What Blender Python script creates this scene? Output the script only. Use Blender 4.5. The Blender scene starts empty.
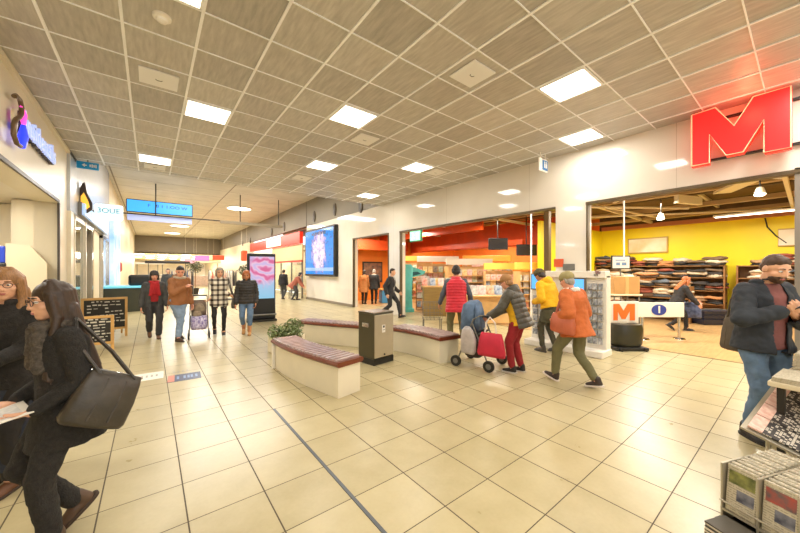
import bpy, bmesh, math, random
from mathutils import Vector, Matrix, noise as mnoise
C = bpy.context.scene.collection
SC = bpy.context.scene
R = math.radians
V = Vector

# ------------------------------------------------------------------ camera, world, lights, exposure
cam_d = bpy.data.cameras.new('camera'); cam = bpy.data.objects.new('camera', cam_d); C.objects.link(cam)
cam.location = (0, 0, 1.6); cam.rotation_euler = (R(90), 0, -math.atan2(250, 320))
cam_d.lens = 14.4; cam_d.sensor_width = 36; cam_d.shift_y = 3.5/800; cam_d.clip_start = .05; cam_d.clip_end = 300
SC.camera = cam
SC.view_settings.view_transform = 'Standard'; SC.view_settings.look = 'None'
SC.view_settings.gamma = 1; SC.view_settings.use_curve_mapping = False
SC.view_settings.exposure = -0.12
world = bpy.data.worlds.new('world'); SC.world = world; world.use_nodes = True
world.node_tree.nodes['Background'].inputs[0].default_value = (1, .97, .92, 1)
world.node_tree.nodes['Background'].inputs[1].default_value = 2.0
RX, LX, HC, HU, YE, YF = 6.85, -1.32, 4.03, 5.4, 10.04, 45.0   # right/left wall, ceilings, end of the grid ceiling, bulkhead
def area(name, loc, sx, sy, power, col=(1, .96, .89), rot=(0, 0, 0)):
    l = bpy.data.lights.new(name, 'AREA'); l.shape = 'RECTANGLE'; l.size = sx; l.size_y = sy
    l.energy = power; l.color = col
    o = bpy.data.objects.new(name, l); C.objects.link(o); o.location = loc; o.rotation_euler = rot
    return o
def point(name, loc, power, col=(1, .9, .75), r=.06):
    l = bpy.data.lights.new(name, 'POINT'); l.energy = power; l.color = col; l.shadow_soft_size = r
    o = bpy.data.objects.new(name, l); C.objects.link(o); o.location = loc
    return o
TX, TY = .61, .627                       # ceiling tile
PANELS = [(.70, 5.70), (2.53, 4.45), (4.36, 1.94), (6.19, 2.567), (.09, 8.84), (3.14, 6.96), (4.97, 5.70), (5.58, 8.84), (.09, 3.19)]
PANEL_W, BACK_W = 27, 36
for i, (x, y) in enumerate(PANELS):
    area('ceiling_lamp', (x, y, HC-.035), .5, .5, PANEL_W)
for x, y in [(1, .2), (3.2, -.6), (5.2, -1.4), (.4, -2.6), (2.4, -3.2), (4.6, -3.8), (6, -.2), (-.6, -.8)]:  # the same lamps over the part of the mall behind the viewer
    area('ceiling_lamp', (x, y, HC-.035), .55, .55, BACK_W)
for y in (14, 20, 26, 33, 40):           # lamps of the high hall
    area('hall_lamp', (2.7, y, HU-.1), 4.0, 1.2, 520)
for y in (50, 58, 66):
    area('far_hall_lamp', (2.7, y, 3.38), 6, 2.0, 1900)
for x, y in [(8.4, 1.2), (10.5, -.6), (10.5, 2.6), (13.3, .8), (13.6, 3.8), (8.6, 4.0)]:
    area('shop_lamp', (x, y, 3.34), .7, .7, 125, (1, .95, .82))
for x, y in [(9.2, 7), (12.5, 8), (9.5, 11), (13, 12.5), (8, 12.6), (11.5, 16), (14.2, 10)]:
    area('bookshop_lamp', (x, y, 3.30), .7, .7, 120, (1, .93, .8))
for y in (4.5, 7.2):
    area('left_shop_lamp', (-2.3, y, 2.83), .6, .6, 50)
for y in (11, 13.5, 16):
    area('glazed_shop_lamp', (-2.2, y, 2.75), .5, .5, 28)

# ------------------------------------------------------------------ materials
def lin(c):
    r = []
    for q in c[:3]:
        q = q/255 if max(c) > 1.001 else q
        r.append(q/12.92 if q <= .04045 else ((q+.055)/1.055)**2.4)
    return (*r, 1)
MATS = {}
def mat(name, col, rough=.55, metal=0, var=.0, vs=6, bump=0, bs=60, emit=None, es=1, col2=None, coat=0, trans=0, stretch=None, spec=.5):
    if name in MATS: return MATS[name]
    m = bpy.data.materials.new(name); m.use_nodes = True; MATS[name] = m
    nt = m.node_tree; b = nt.nodes['Principled BSDF']
    b.inputs['Base Color'].default_value = lin(col); b.inputs['Roughness'].default_value = rough
    b.inputs['Metallic'].default_value = metal; b.inputs['Coat Weight'].default_value = coat
    b.inputs['Specular IOR Level'].default_value = spec
    b.inputs['Transmission Weight'].default_value = trans
    tc = nt.nodes.new('ShaderNodeTexCoord'); src = tc.outputs['Object']
    if stretch:
        mp = nt.nodes.new('ShaderNodeMapping'); mp.inputs['Scale'].default_value = stretch
        nt.links.new(src, mp.inputs[0]); src = mp.outputs[0]
    if var or col2:
        n = nt.nodes.new('ShaderNodeTexNoise'); n.inputs['Scale'].default_value = vs; n.inputs['Detail'].default_value = 5
        nt.links.new(src, n.inputs['Vector'])
        mx = nt.nodes.new('ShaderNodeMix'); mx.data_type = 'RGBA'
        rp = nt.nodes.new('ShaderNodeValToRGB'); rp.color_ramp.elements[0].position = .3; rp.color_ramp.elements[1].position = .7
        nt.links.new(n.outputs['Fac'], rp.inputs[0]); nt.links.new(rp.outputs[0], mx.inputs['Factor'])
        a = lin(col); c2 = lin(col2) if col2 else tuple(min(1, q*(1+var)) for q in a[:3])+(1,)
        a1 = a if col2 else tuple(q*(1-var) for q in a[:3])+(1,)
        mx.inputs['A'].default_value = a1; mx.inputs['B'].default_value = c2
        nt.links.new(mx.outputs['Result'], b.inputs['Base Color'])
    if bump:
        n2 = nt.nodes.new('ShaderNodeTexNoise'); n2.inputs['Scale'].default_value = bs; n2.inputs['Detail'].default_value = 3
        nt.links.new(src, n2.inputs['Vector'])
        bp = nt.nodes.new('ShaderNodeBump'); bp.inputs['Strength'].default_value = bump; bp.inputs['Distance'].default_value = .01
        nt.links.new(n2.outputs['Fac'], bp.inputs['Height']); nt.links.new(bp.outputs[0], b.inputs['Normal'])
    if emit:
        b.inputs['Emission Color'].default_value = lin(emit); b.inputs['Emission Strength'].default_value = es
    return m
class G:                                  # small node-graph writer
    def __init__(s, m): s.nt = m.node_tree; s.b = s.nt.nodes['Principled BSDF']; s.tc = s.nt.nodes.new('ShaderNodeTexCoord').outputs['Object']
    def sock(s, n, i, v):
        if hasattr(v, 'links'): s.nt.links.new(v, n.inputs[i])
        else: n.inputs[i].default_value = v
    def m(s, op, a, b=0.0, c=0.0):
        n = s.nt.nodes.new('ShaderNodeMath'); n.operation = op
        for i, v in enumerate((a, b, c)): s.sock(n, i, v)
        return n.outputs[0]
    def sep(s, v=None):
        n = s.nt.nodes.new('ShaderNodeSeparateXYZ'); s.nt.links.new(v or s.tc, n.inputs[0]); return n.outputs
    def comb(s, x=0.0, y=0.0, z=0.0):
        n = s.nt.nodes.new('ShaderNodeCombineXYZ')
        for i, v in enumerate((x, y, z)): s.sock(n, i, v)
        return n.outputs[0]
    def noise(s, scale, detail=4, vec=None, dist=0.0):
        n = s.nt.nodes.new('ShaderNodeTexNoise'); n.inputs['Scale'].default_value = scale; n.inputs['Detail'].default_value = detail
        n.inputs['Distortion'].default_value = dist
        s.nt.links.new(vec or s.tc, n.inputs['Vector']); return n.outputs['Fac']
    def white(s, vec):
        n = s.nt.nodes.new('ShaderNodeTexWhiteNoise'); n.noise_dimensions = '3D'; s.nt.links.new(vec, n.inputs['Vector']); return n.outputs['Value']
    def mix(s, f, a, b):
        n = s.nt.nodes.new('ShaderNodeMix'); n.data_type = 'RGBA'; s.sock(n, 'Factor', f)
        for k, v in (('A', a), ('B', b)): s.sock(n, k, v)
        return n.outputs['Result']
    def ramp(s, f, stops):
        n = s.nt.nodes.new('ShaderNodeValToRGB'); e = n.color_ramp.elements
        while len(e) < len(stops): e.new(.5)
        for q, (p, c) in zip(e, stops): q.position = p; q.color = c if len(c) == 4 else lin(c)
        s.nt.links.new(f, n.inputs[0]); return n.outputs[0]
    def line(s, x, off, size, w):          # 1 on grid lines
        f = s.m('FRACT', s.m('DIVIDE', s.m('SUBTRACT', x, off), size))
        return s.m('LESS_THAN', f, w/size)
    def out(s, name, v): s.sock(s.b, name, v)
    def bump(s, h, st=.3, d=.01):
        n = s.nt.nodes.new('ShaderNodeBump'); n.inputs['Strength'].default_value = st; n.inputs['Distance'].default_value = d
        s.nt.links.new(h, n.inputs['Height']); s.nt.links.new(n.outputs[0], s.b.inputs['Normal'])

def tile_floor():
    m = mat('polished_beige_tile', (205, 190, 160), .16); g = G(m); x, y, z = g.sep()
    gx = g.line(x, .187, .4615, .009); gy = g.line(y, 2.427, .4555, .007)
    grout = g.m('MAXIMUM', gx, gy)
    idv = g.comb(g.m('FLOOR', g.m('DIVIDE', g.m('SUBTRACT', x, .187), .4615)), g.m('FLOOR', g.m('DIVIDE', g.m('SUBTRACT', y, 2.427), .4555)), 0.0)
    w = g.white(idv); n = g.noise(5, 6); n2 = g.noise(38, 4)
    t = g.m('ADD', g.m('MULTIPLY', n, .55), g.m('ADD', g.m('MULTIPLY', w, .25), g.m('MULTIPLY', n2, .2)))
    col = g.ramp(t, [(.25, (172, 158, 118)), (.55, (186, 172, 132)), (.8, (195, 182, 143))])
    g.out('Base Color', g.mix(grout, col, lin((84, 72, 52))))
    g.out('Roughness', g.m('ADD', g.m('MULTIPLY', n, .12), g.m('ADD', .24, g.m('MULTIPLY', grout, .5))))
    g.bump(g.m('SUBTRACT', 1.0, grout), .25, .002)
    return m
def ceiling_tile():
    m = mat('brushed_beige_ceiling_tile', (150, 138, 118), .5, 0); g = G(m); x, y, z = g.sep()
    idv = g.comb(g.m('FLOOR', g.m('DIVIDE', g.m('SUBTRACT', x, -.215), TX)), g.m('FLOOR', g.m('DIVIDE', g.m('SUBTRACT', y, .3725), TY)), 0.0)
    w = g.white(idv)
    st = g.noise(9, 5, g.comb(g.m('MULTIPLY', x, 3.2), g.m('MULTIPLY', y, .45), w))
    fine = g.noise(60, 3, g.comb(g.m('MULTIPLY', x, 4.0), g.m('MULTIPLY', y, .8), 0.0))
    t = g.m('ADD', g.m('MULTIPLY', st, .62), g.m('ADD', g.m('MULTIPLY', w, .2), g.m('MULTIPLY', fine, .18)))
    g.out('Base Color', g.ramp(t, [(.28, (160, 154, 145)), (.55, (190, 184, 174)), (.8, (216, 211, 202))]))
    g.out('Roughness', g.m('ADD', .3, g.m('MULTIPLY', st, .3)))
    return m
def hall_ceiling():
    m = mat('pale_ceiling_panels', (214, 200, 172), .55); g = G(m); x, y, z = g.sep()
    l = g.m('MAXIMUM', g.line(y, 11.2, 1.55, .035), g.line(x, 3.0, 4.2, .05)); n = g.noise(1.5, 4)
    c = g.ramp(n, [(.3, (200, 192, 174)), (.7, (216, 208, 192))])
    g.out('Base Color', g.mix(l, c, lin((128, 112, 90))))
    return m
def wood_floor():
    m = mat('warm_shop_floor', (190, 150, 98), .3); g = G(m); x, y, z = g.sep()
    n = g.noise(3, 5, g.comb(g.m('MULTIPLY', x, 1.0), g.m('MULTIPLY', y, 6.0), 0.0)); l = g.line(y, .1, .32, .004)
    c = g.ramp(n, [(.3, (182, 140, 90)), (.7, (202, 164, 112))])
    g.out('Base Color', g.mix(l, c, lin((140, 104, 66))))
    return m
def white_panel():
    m = mat('glossy_white_wall_panel', (236, 226, 208), .07, spec=.6); g = G(m); x, y, z = g.sep()
    l = g.line(y, 1.35, 2.6, .006)
    n = g.noise(1.2, 2); c = g.ramp(n, [(.3, (226, 217, 202)), (.7, (234, 226, 212))])
    g.out('Base Color', g.mix(l, c, lin((196, 184, 164))))
    return m

# ------------------------------------------------------------------ mesh helpers
class MB:
    def __init__(s): s.bm = bmesh.new()
    def _add(s, verts, faces):
        vs = [s.bm.verts.new(v) for v in verts]
        for f in faces:
            try: s.bm.faces.new([vs[i] for i in f])
            except ValueError: pass
        return vs
    def box(s, c, d, rz=0, bev=0, mx=None, seg=2):
        t = bmesh.new(); bmesh.ops.create_cube(t, size=1)
        bmesh.ops.scale(t, vec=d, verts=t.verts)
        if bev: bmesh.ops.bevel(t, geom=t.edges[:], offset=min(bev, min(d)*.45), segments=seg, affect='EDGES', profile=.5)
        M_ = Matrix.Translation(c) @ Matrix.Rotation(rz, 4, 'Z') if mx is None else mx @ Matrix.Translation(c)
        s.merge(t, M_); return s
    def merge(s, t, M_=None):
        if M_ is not None: bmesh.ops.transform(t, matrix=M_, verts=t.verts)
        mp = {v: s.bm.verts.new(v.co) for v in t.verts}
        for f in t.faces: s.bm.faces.new([mp[v] for v in f.verts])
        t.free()
    def cyl(s, a, b, r0, r1=None, seg=16, cap=True):
        a, b = V(a), V(b); r1 = r0 if r1 is None else r1
        d = (b-a); q = d.to_track_quat('Z', 'Y').to_matrix()
        vs = [a+q@V((r0*math.cos(2*math.pi*i/seg), r0*math.sin(2*math.pi*i/seg), 0)) for i in range(seg)]
        vs += [b+q@V((r1*math.cos(2*math.pi*i/seg), r1*math.sin(2*math.pi*i/seg), 0)) for i in range(seg)]
        fs = [(i, (i+1) % seg, seg+(i+1) % seg, seg+i) for i in range(seg)]
        if cap: fs += [tuple(range(seg-1, -1, -1)), tuple(range(seg, 2*seg))]
        s._add(vs, fs); return s
    def tube(s, pts, r, seg=8):
        pts = [V(p) for p in pts]; rings = []
        n = len(pts); up = None
        for i, p in enumerate(pts):
            d = (pts[min(i+1, n-1)]-pts[max(i-1, 0)]).normalized()
            if up is None: up = d.orthogonal().normalized()
            up = (up-d*up.dot(d)).normalized(); sd = d.cross(up)
            rr = r[i] if isinstance(r, (list, tuple)) else r
            rings.append([p+rr*(math.cos(2*math.pi*k/seg)*up+math.sin(2*math.pi*k/seg)*sd) for k in range(seg)])
        s.skin(rings); return s
    def skin(s, rings, cap=True):
        seg = len(rings[0]); vs = [v for r in rings for v in r]; fs = []
        for j in range(len(rings)-1):
            for i in range(seg): fs.append((j*seg+i, j*seg+(i+1) % seg, (j+1)*seg+(i+1) % seg, (j+1)*seg+i))
        if cap: fs += [tuple(range(seg-1, -1, -1)), tuple(range((len(rings)-1)*seg, len(rings)*seg))]
        s._add(vs, fs); return s
    def lathe(s, c, prof, seg=24):
        c = V(c); s.skin([[c+V((r*math.cos(2*math.pi*i/seg), r*math.sin(2*math.pi*i/seg), z)) for i in range(seg)] for r, z in prof]); return s
    def capsule(s, a, r0, b, r1, seg=14):
        a, b = V(a), V(b); d = b-a; L = d.length
        if L < 1e-6: d = V((0, 0, 1e-4)); L = 1e-4
        dn = d/L; q = d.to_track_quat('Z', 'Y').to_matrix(); rings = []
        for k in range(1, 5): t = math.pi/2*(1-k/5); rings.append((a-dn*r0*math.sin(t), r0*math.cos(t)))
        rings.append((a, r0)); rings.append((b, r1))
        for k in range(4, 0, -1): t = math.pi/2*(1-k/5); rings.append((b+dn*r1*math.sin(t), r1*math.cos(t)))
        s.skin([[p+q@V((r*math.cos(2*math.pi*i/seg), r*math.sin(2*math.pi*i/seg), 0)) for i in range(seg)] for p, r in rings]); return s
    def ell(s, c, r, mx=None, u=20, v=12):
        t = bmesh.new(); bmesh.ops.create_uvsphere(t, u_segments=u, v_segments=v, radius=1)
        bmesh.ops.scale(t, vec=r, verts=t.verts)
        M_ = Matrix.Translation(c) if mx is None else mx @ Matrix.Translation(c)
        s.merge(t, M_); return s
    def loft(s, rings, mx=None, seg=24, p=2.0):   # rings: (center, rx, ry); superellipse exponent p
        mx = mx or Matrix(); out = []
        for r in rings:
            c, a, b = V(r[0]), r[1], r[2]; M_ = r[3] if len(r) > 3 else mx
            ring = []
            for i in range(seg):
                th = 2*math.pi*i/seg; cx, sy = math.cos(th), math.sin(th)
                e = 2/p
                ring.append(M_ @ (c+V((a*math.copysign(abs(cx)**e, cx), b*math.copysign(abs(sy)**e, sy), 0))))
            out.append(ring)
        s.skin(out); return s
    def prism(s, poly, h, mx):                     # polygon in local XY extruded along local +Z
        n = len(poly)
        vs = [mx @ V((x, y, 0)) for x, y in poly]+[mx @ V((x, y, h)) for x, y in poly]
        s._add(vs, [tuple(range(n-1, -1, -1)), tuple(range(n, 2*n))]+[(i, (i+1) % n, n+(i+1) % n, n+i) for i in range(n)]); return s
    def build(s, name, m, parent=None, smooth=False, kind=None, wn=False):
        bmesh.ops.recalc_face_normals(s.bm, faces=s.bm.faces)
        me = bpy.data.meshes.new(name); s.bm.to_mesh(me); s.bm.free()
        return link(name, me, m, parent, smooth, kind)
def link(name, me, m, parent=None, smooth=False, kind=None):
    o = bpy.data.objects.new(name, me); C.objects.link(o)
    for q in (m if isinstance(m, (list, tuple)) else [m]): me.materials.append(q)
    if smooth:
        me.shade_smooth()
        if smooth != 'full':
            try: me.set_sharp_from_angle(angle=R(38))
            except Exception: pass
    if parent: o.parent = parent
    if kind: o['kind'] = kind
    return o
def thing(name, label, cat, loc=(0, 0, 0), rz=0, group=None):
    o = bpy.data.objects.new(name, None); C.objects.link(o); o.empty_display_size = .2
    o.location = loc; o.rotation_euler = (0, 0, rz)
    return tag(o, label, cat, group)
def tag(o, label, cat, group=None, kind=None):
    o['label'] = label; o['category'] = cat
    if group: o['group'] = group
    if kind: o['kind'] = kind
    return o
def dup(root, loc=None, rz=None, label=None, group=None):
    r = root.copy(); C.objects.link(r)
    if loc is not None: r.location = loc
    if rz is not None: r.rotation_euler = (0, 0, rz)
    if label: r['label'] = label
    if group: r['group'] = group
    for ch in root.children:
        c = ch.copy(); C.objects.link(c); c.parent = r
        for g in ch.children:
            d = g.copy(); C.objects.link(d); d.parent = c
    return r
def struct(name, mb, m, smooth=False): return mb.build(name, m, None, smooth, 'structure')
def basis(x, y, z, o=(0, 0, 0)):
    M_ = Matrix((V(x), V(y), V(z))).transposed().to_4x4(); M_.translation = V(o); return M_
WR = ((0, -1, 0), (0, 0, 1), (-1, 0, 0))     # text frame on the right wall, facing -X
WL = ((0, 1, 0), (0, 0, 1), (1, 0, 0))       # left wall, facing +X
WF = ((1, 0, 0), (0, 0, 1), (0, -1, 0))      # facing -Y
WB = ((-1, 0, 0), (0, 0, 1), (0, 1, 0))      # facing +Y
FL = ((1, 0, 0), (0, 1, 0), (0, 0, 1))       # on the floor
def words(name, s, size, m, frame, loc, parent=None, ext=.004, align='CENTER', sx=1):
    cu = bpy.data.curves.new(name, 'FONT'); cu.body = s; cu.size = size; cu.extrude = ext; cu.align_x = align; cu.align_y = 'CENTER'
    t = bpy.data.objects.new(name, cu); C.objects.link(t)
    dg = bpy.context.evaluated_depsgraph_get(); me = bpy.data.meshes.new_from_object(t.evaluated_get(dg))
    bpy.data.objects.remove(t)
    me.transform(basis(*frame, o=loc) @ Matrix.Scale(sx, 4, (1, 0, 0)))
    return link(name, me, m, parent)
def remesh(mb, voxel, it=4, fac=.5, disp=0, ds=.1):
    bmesh.ops.recalc_face_normals(mb.bm, faces=mb.bm.faces)
    me = bpy.data.meshes.new('tmp'); mb.bm.to_mesh(me); mb.bm.free()
    o = bpy.data.objects.new('tmp', me); C.objects.link(o)
    r = o.modifiers.new('r', 'REMESH'); r.mode = 'VOXEL'; r.voxel_size = voxel
    if it:
        s = o.modifiers.new('s', 'SMOOTH'); s.factor = fac; s.iterations = it
    if disp:
        tx = bpy.data.textures.get('wrinkle%g' % ds)
        if not tx: tx = bpy.data.textures.new('wrinkle%g' % ds, 'CLOUDS'); tx.noise_scale = ds; tx.noise_depth = 2
        d = o.modifiers.new('d', 'DISPLACE'); d.texture = tx; d.strength = disp; d.mid_level = .5
        s = o.modifiers.new('s2', 'SMOOTH'); s.factor = .4; s.iterations = 2
    dg = bpy.context.evaluated_depsgraph_get(); m2 = bpy.data.meshes.new_from_object(o.evaluated_get(dg))
    bpy.data.objects.remove(o); bpy.data.meshes.remove(me)
    return m2
def cut(me, pred):                           # drop faces whose centre satisfies pred
    b = bmesh.new(); b.from_mesh(me)
    bmesh.ops.delete(b, geom=[f for f in b.faces if pred(f.calc_center_median())], context='FACES')
    b.to_mesh(me); b.free(); return me
def gp(u, v, z=0):                           # where the sight line through a photo pixel meets the level z
    s_, c_ = math.sin(math.atan2(250, 320)), math.cos(math.atan2(250, 320))
    t = (z-1.6)*320/(270-v); xc = (u-400)/320
    return V((t*(s_+xc*c_), t*(c_-xc*s_), z))
def wp(u, v, X):
    s_, c_ = math.sin(math.atan2(250, 320)), math.cos(math.atan2(250, 320))
    xc = (u-400)/320; t = X/(s_+xc*c_)
    return V((X, t*(c_-xc*s_), 1.6+t*(270-v)/320))
def yp(u, v, Y):
    s_, c_ = math.sin(math.atan2(250, 320)), math.cos(math.atan2(250, 320))
    xc = (u-400)/320; t = Y/(c_-xc*s_)
    return V((t*(s_+xc*c_), Y, 1.6+t*(270-v)/320))
rnd = random.Random(7)

m_white = mat('white_paint', (236, 230, 218), .4, var=.03, vs=3)
m_cream = mat('cream_panel', (222, 208, 176), .42, var=.04, vs=2)
m_cream2 = mat('cream_frame', (228, 218, 194), .3, var=.03, vs=2)
m_grey = mat('grey_painted_metal', (120, 118, 112), .4, .3, var=.05)
m_chrome = mat('chrome', (200, 200, 200), .15, 1)
m_black = mat('black_plastic', (28, 27, 26), .4)
m_dark = mat('dark_metal', (52, 49, 44), .45, .4)
m_yellow = mat('yellow_wall_paint', (255, 226, 24), .5, var=.04, vs=1.5)
m_orange = mat('orange_red_panel', (214, 78, 26), .35, var=.12, vs=2)
m_orange2 = mat('orange_wall', (226, 128, 40), .45, var=.08, vs=2)
m_grid = mat('white_grid_bar', (250, 250, 250), .3)
m_lamp = mat('lit_diffuser', (255, 250, 240), .5, emit=(255, 246, 228), es=5)
m_glass = mat('clear_glass', (235, 245, 245), .02, trans=1.0)
m_paper = mat('newsprint', (214, 205, 184), .7, var=.06, vs=20)

# ------------------------------------------------------------------ the setting
X0, Y0 = LX, -6.0
struct('floor', MB().box(((X0+8.0)/2-2, (Y0+78)/2, -.06), (8.0-X0+4, 78-Y0, .12)), tile_floor())
struct('floor_shop', MB().box((12.0, 7.5, -.06), (8.0, 29, .12)), wood_floor())
struct('trim_1', MB().box((1.125, 1.55, .0), (.024, 4.5, .006)), mat('steel_joint_strip', (96, 100, 104), .35, .7))
struct('trim_2', MB().box((8.0, 5, .0), (.05, 14, .008)), mat('threshold_strip', (132, 108, 70), .35, .6))
struct('ceiling', MB().box(((X0+RX)/2, (Y0+YE)/2, HC+.05), (RX-X0, YE-Y0, .1)), ceiling_tile())
b = MB()
k = -3
while -.215+TX*k < RX:
    x = -.215+TX*k; k += 1
    if x < X0+.02: continue
    b.box((x, (Y0+YE)/2, HC-.006), (.026, YE-Y0, .014))
struct('trim_3', b, m_grid)
b = MB()
yy = -5.8975
while yy < YE:
    b.box(((X0+RX)/2, yy, HC-.004), (RX-X0, .013, .011)); yy += TY
struct('trim_4', b, m_grid)
struct('ceiling_hall', MB().box(((X0+RX)/2-.2, (YE+YF)/2, HU+.05), (RX-X0+.8, YF-YE, .1)), hall_ceiling())
struct('wall_step', MB().box(((X0+RX)/2, YE+.04, (HC+HU)/2+.03), (RX-X0, .08, HU-HC)), m_cream)
m_strip = mat('taupe_wall', (124, 113, 93), .5, var=.05, vs=1.5)
struct('wall_bulkhead', MB().box(((X0+RX)/2, YF+.15, 4.43), (RX-X0+1.2, .3, 1.95)), m_strip)
struct('ceiling_far', MB().box(((X0+RX)/2, 61.5, 3.52), (14, 33, .1)), mat('far_ceiling', (222, 208, 182), .6, var=.05))
struct('wall_far', MB().box((2.5, 78, 1.75), (20, .2, 3.5)), mat('far_wall', (236, 224, 200), .6, var=.12, vs=.8))
struct('wall_far_right', MB().box((9.2, 61.5, 1.75), (.2, 33, 3.5)), m_cream)
struct('wall_far_left', MB().box((-3.2, 61.5, 1.75), (.2, 33, 3.5)), m_cream)
# right side
wpn = white_panel()
PIL = [(2.74, 3.35), (8.77, 9.42)]
b = MB().box((RX+.12, (Y0+12.04)/2, (2.95+HC)/2), (.24, 12.04-Y0, HC-2.95))
for a, c in PIL: b.box((RX+.12, (a+c)/2, 1.475), (.24, c-a, 2.95))
b.box((RX+.12, (12.04+17.2)/2, HC/2), (.24, 17.2-12.04, HC))
struct('wall_right', b, wpn)
struct('baseboard_right', MB().box((RX-.012, (12.04+17.2)/2, .06), (.024, 17.2-12.04, .12)), mat('taupe_skirting', (134, 122, 104), .5))
struct('trim_5', MB().box((RX+.05, (Y0+2.74)/2, 2.925), (.16, 2.74-Y0, .05)).box((RX+.05, (3.35+8.77)/2, 2.925), (.16, 8.77-3.35, .05)).box((RX+.05, (9.42+12.04)/2, 2.925), (.16, 12.04-9.42, .05))
       .box((RX+.03, 8.75, 1.46), (.1, .04, 2.92)).box((RX+.03, 12.02, 1.46), (.1, .04, 2.92)).box((RX+.03, 9.44, 1.46), (.1, .04, 2.92)).box((RX+.03, 2.72, 1.46), (.1, .03, 2.92)), mat('bronze_opening_trim', (98, 84, 62), .35, .5))
b = MB().box((RX+.13, (YE+YF)/2, (HC+HU)/2), (.26, YF-YE, HU-HC+.0))
struct('wall_right_upper', b, m_strip)
struct('trim_6', MB().box((RX-.008, 17.2, 4.7), (.016, .05, 1.4)).box((RX-.008, 14, HC+.004), (.016, 6.4, .02)), mat('dark_joint', (110, 98, 80), .5))
# left side
b = MB().box((LX-.15, (Y0+8.42)/2, (2.82+HC)/2), (.3, 8.42-Y0, HC-2.82))
b.box((LX-.15, 8.82, HC/2), (.3, .8, HC))
struct('wall_left', b, m_cream2)
struct('trim_7', MB().box((LX+.012, (Y0+8.4)/2, 2.85), (.03, 8.4-Y0, .05)).box((LX+.012, 8.41, 1.41), (.03, .05, 2.82)), mat('dark_door_edge', (62, 52, 40), .4))
struct('trim_8', MB().box((LX+.02, (Y0+YE)/2, HC-.05), (.06, YE-Y0, .06)), m_cream2)
struct('wall_left_glazed', MB().box((LX-.1, 13.1, (2.8+HU)/2), (.3, 7.8, HU-2.8)), mat('silver_blue_fascia', (196, 200, 206), .25, .2, var=.03))
struct('wall_left_far', MB().box((LX-.15, 31, HU/2), (.3, 28, HU)), m_cream)
struct('wall_left_shop_end', MB().box((LX-.25, 8.48, 1.41), (.5, .12, 2.82)).box((-2.9, 9.2, 1.41), (2.6, .1, 2.82)).box((-1.85, 8.85, 1.41), (.08, .72, 2.82)), m_cream)
struct('wall_left_shop_back', MB().box((-4.1, 1.6, 1.42), (.1, 15.4, 2.84)), m_cream)
struct('ceiling_left_shop', MB().box((-2.75, 1.65, 2.89), (2.8, 15.3, .1)), m_white)
struct('wall_glazed_shop_back', MB().box((-3.3, 13.2, 1.4), (.1, 7.8, 2.8)), mat('warm_brown_wall', (150, 112, 70), .5, var=.1))
struct('ceiling_glazed_shop', MB().box((-2.35, 13.2, 2.85), (2.0, 7.8, .1)), m_white)
# the shops behind the right wall
struct('wall_shop_back', MB().box((16, .9, 1.66), (.2, 9.8, 3.32)), m_yellow)
struct('wall_shop_upper', MB().box((16, .9, 3.68), (.2, 9.8, .7)), mat('dark_upper_wall', (96, 74, 48), .7, var=.2))
struct('wall_partition', MB().box((13.25, 5.75, 1.65), (5.3, .12, 3.3)), m_yellow)
struct('wall_bookshop_back', MB().box((16, 13.8, 2), (.2, 16, 4)), m_orange2)
struct('wall_bookshop_end', MB().box((11.55, 14.6, 2), (8.9, .15, 4)), m_orange2)
struct('wall_shop_near', MB().box((11.5, -4.2, 2), (9.2, .15, 4)), m_yellow)
m_sc = mat('dark_open_ceiling', (122, 98, 66), .7, var=.25, vs=1.2)
struct('ceiling_shop', MB().box((11.5, 8.7, 3.98), (9.0, 26, .1)), m_sc)
struct('trim_9', MB().box((15.86, .8, 3.4), (.08, 9.8, .16)), mat('rose_trim', (190, 120, 84), .5))
# ------------------------------------------------------------------ ceiling fittings
LBL = ['lit square ceiling panel above the chalkboards walkway, near the round sprinkler', 'largest lit ceiling panel over the middle of the walkway, beside a speaker plate',
       'lit ceiling panel nearest the big red letter M', 'lit ceiling panel hard against the white wall beyond the red letter', 'lit ceiling panel at the far edge of the grid above the blue LED board',
       'lit ceiling panel between the middle one and the white speaker plate near the far edge', 'lit ceiling panel closest to the white wall over the bookshop doorway', 'farthest small lit ceiling panel near the white wall corner', 'lit ceiling panel cut off by the top of the picture']
def ceiling_light(x, y, label):
    t = thing('ceiling_light', label, 'ceiling light', (x, y, HC), group='lit panels in the tiled ceiling')
    MB().box((0, .28, -.012), (.585, .02, .02)).box((0, -.28, -.012), (.585, .02, .02)).box((.28, 0, -.012), (.02, .56, .02)).box((-.28, 0, -.012), (.02, .56, .02)).build('frame', m_grid, t)
    MB().box((0, 0, -.012), (.545, .545, .012), bev=.004).build('diffuser', m_lamp, t)
for (x, y), l in zip(PANELS, LBL): ceiling_light(x, y, l)
m_plate = mat('pale_perforated_plate', (240, 238, 234), .6, bump=.4, bs=220)
SP = [(3.14, 2.567, 'large pale square plate in the ceiling, nearest the top edge of the view'), (.09, 5.08, 'pale rectangular plate in the ceiling to the left of the lit panel row'),
      (3.14, 5.08, 'pale square plate beside the largest lit panel'), (.09, 9.46, 'pale plate just beyond the lit panel at the far edge'), (5.58, 5.70, 'pale square plate beside the lit panel over the bookshop'), (3.14, 8.21, 'small pale plate near the far edge of the tiled ceiling')]
for x, y, l in SP:
    t = thing('ceiling_speaker', l, 'ceiling plate', (x, y, HC), group='pale plates in the ceiling')
    MB().box((0, 0, -.012), (.40, .40, .016), bev=.004).build('grille', m_plate, t)
    MB().tube([(-.035, 0, -.022), (-.02, .02, -.024), (.02, .02, -.024), (.035, 0, -.022)], .004).build('pull_ring', m_grey, t)
t = thing('sprinkler', 'small round white detector on the ceiling above the left walkway', 'smoke detector', (.09, 3.82, HC))
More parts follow.
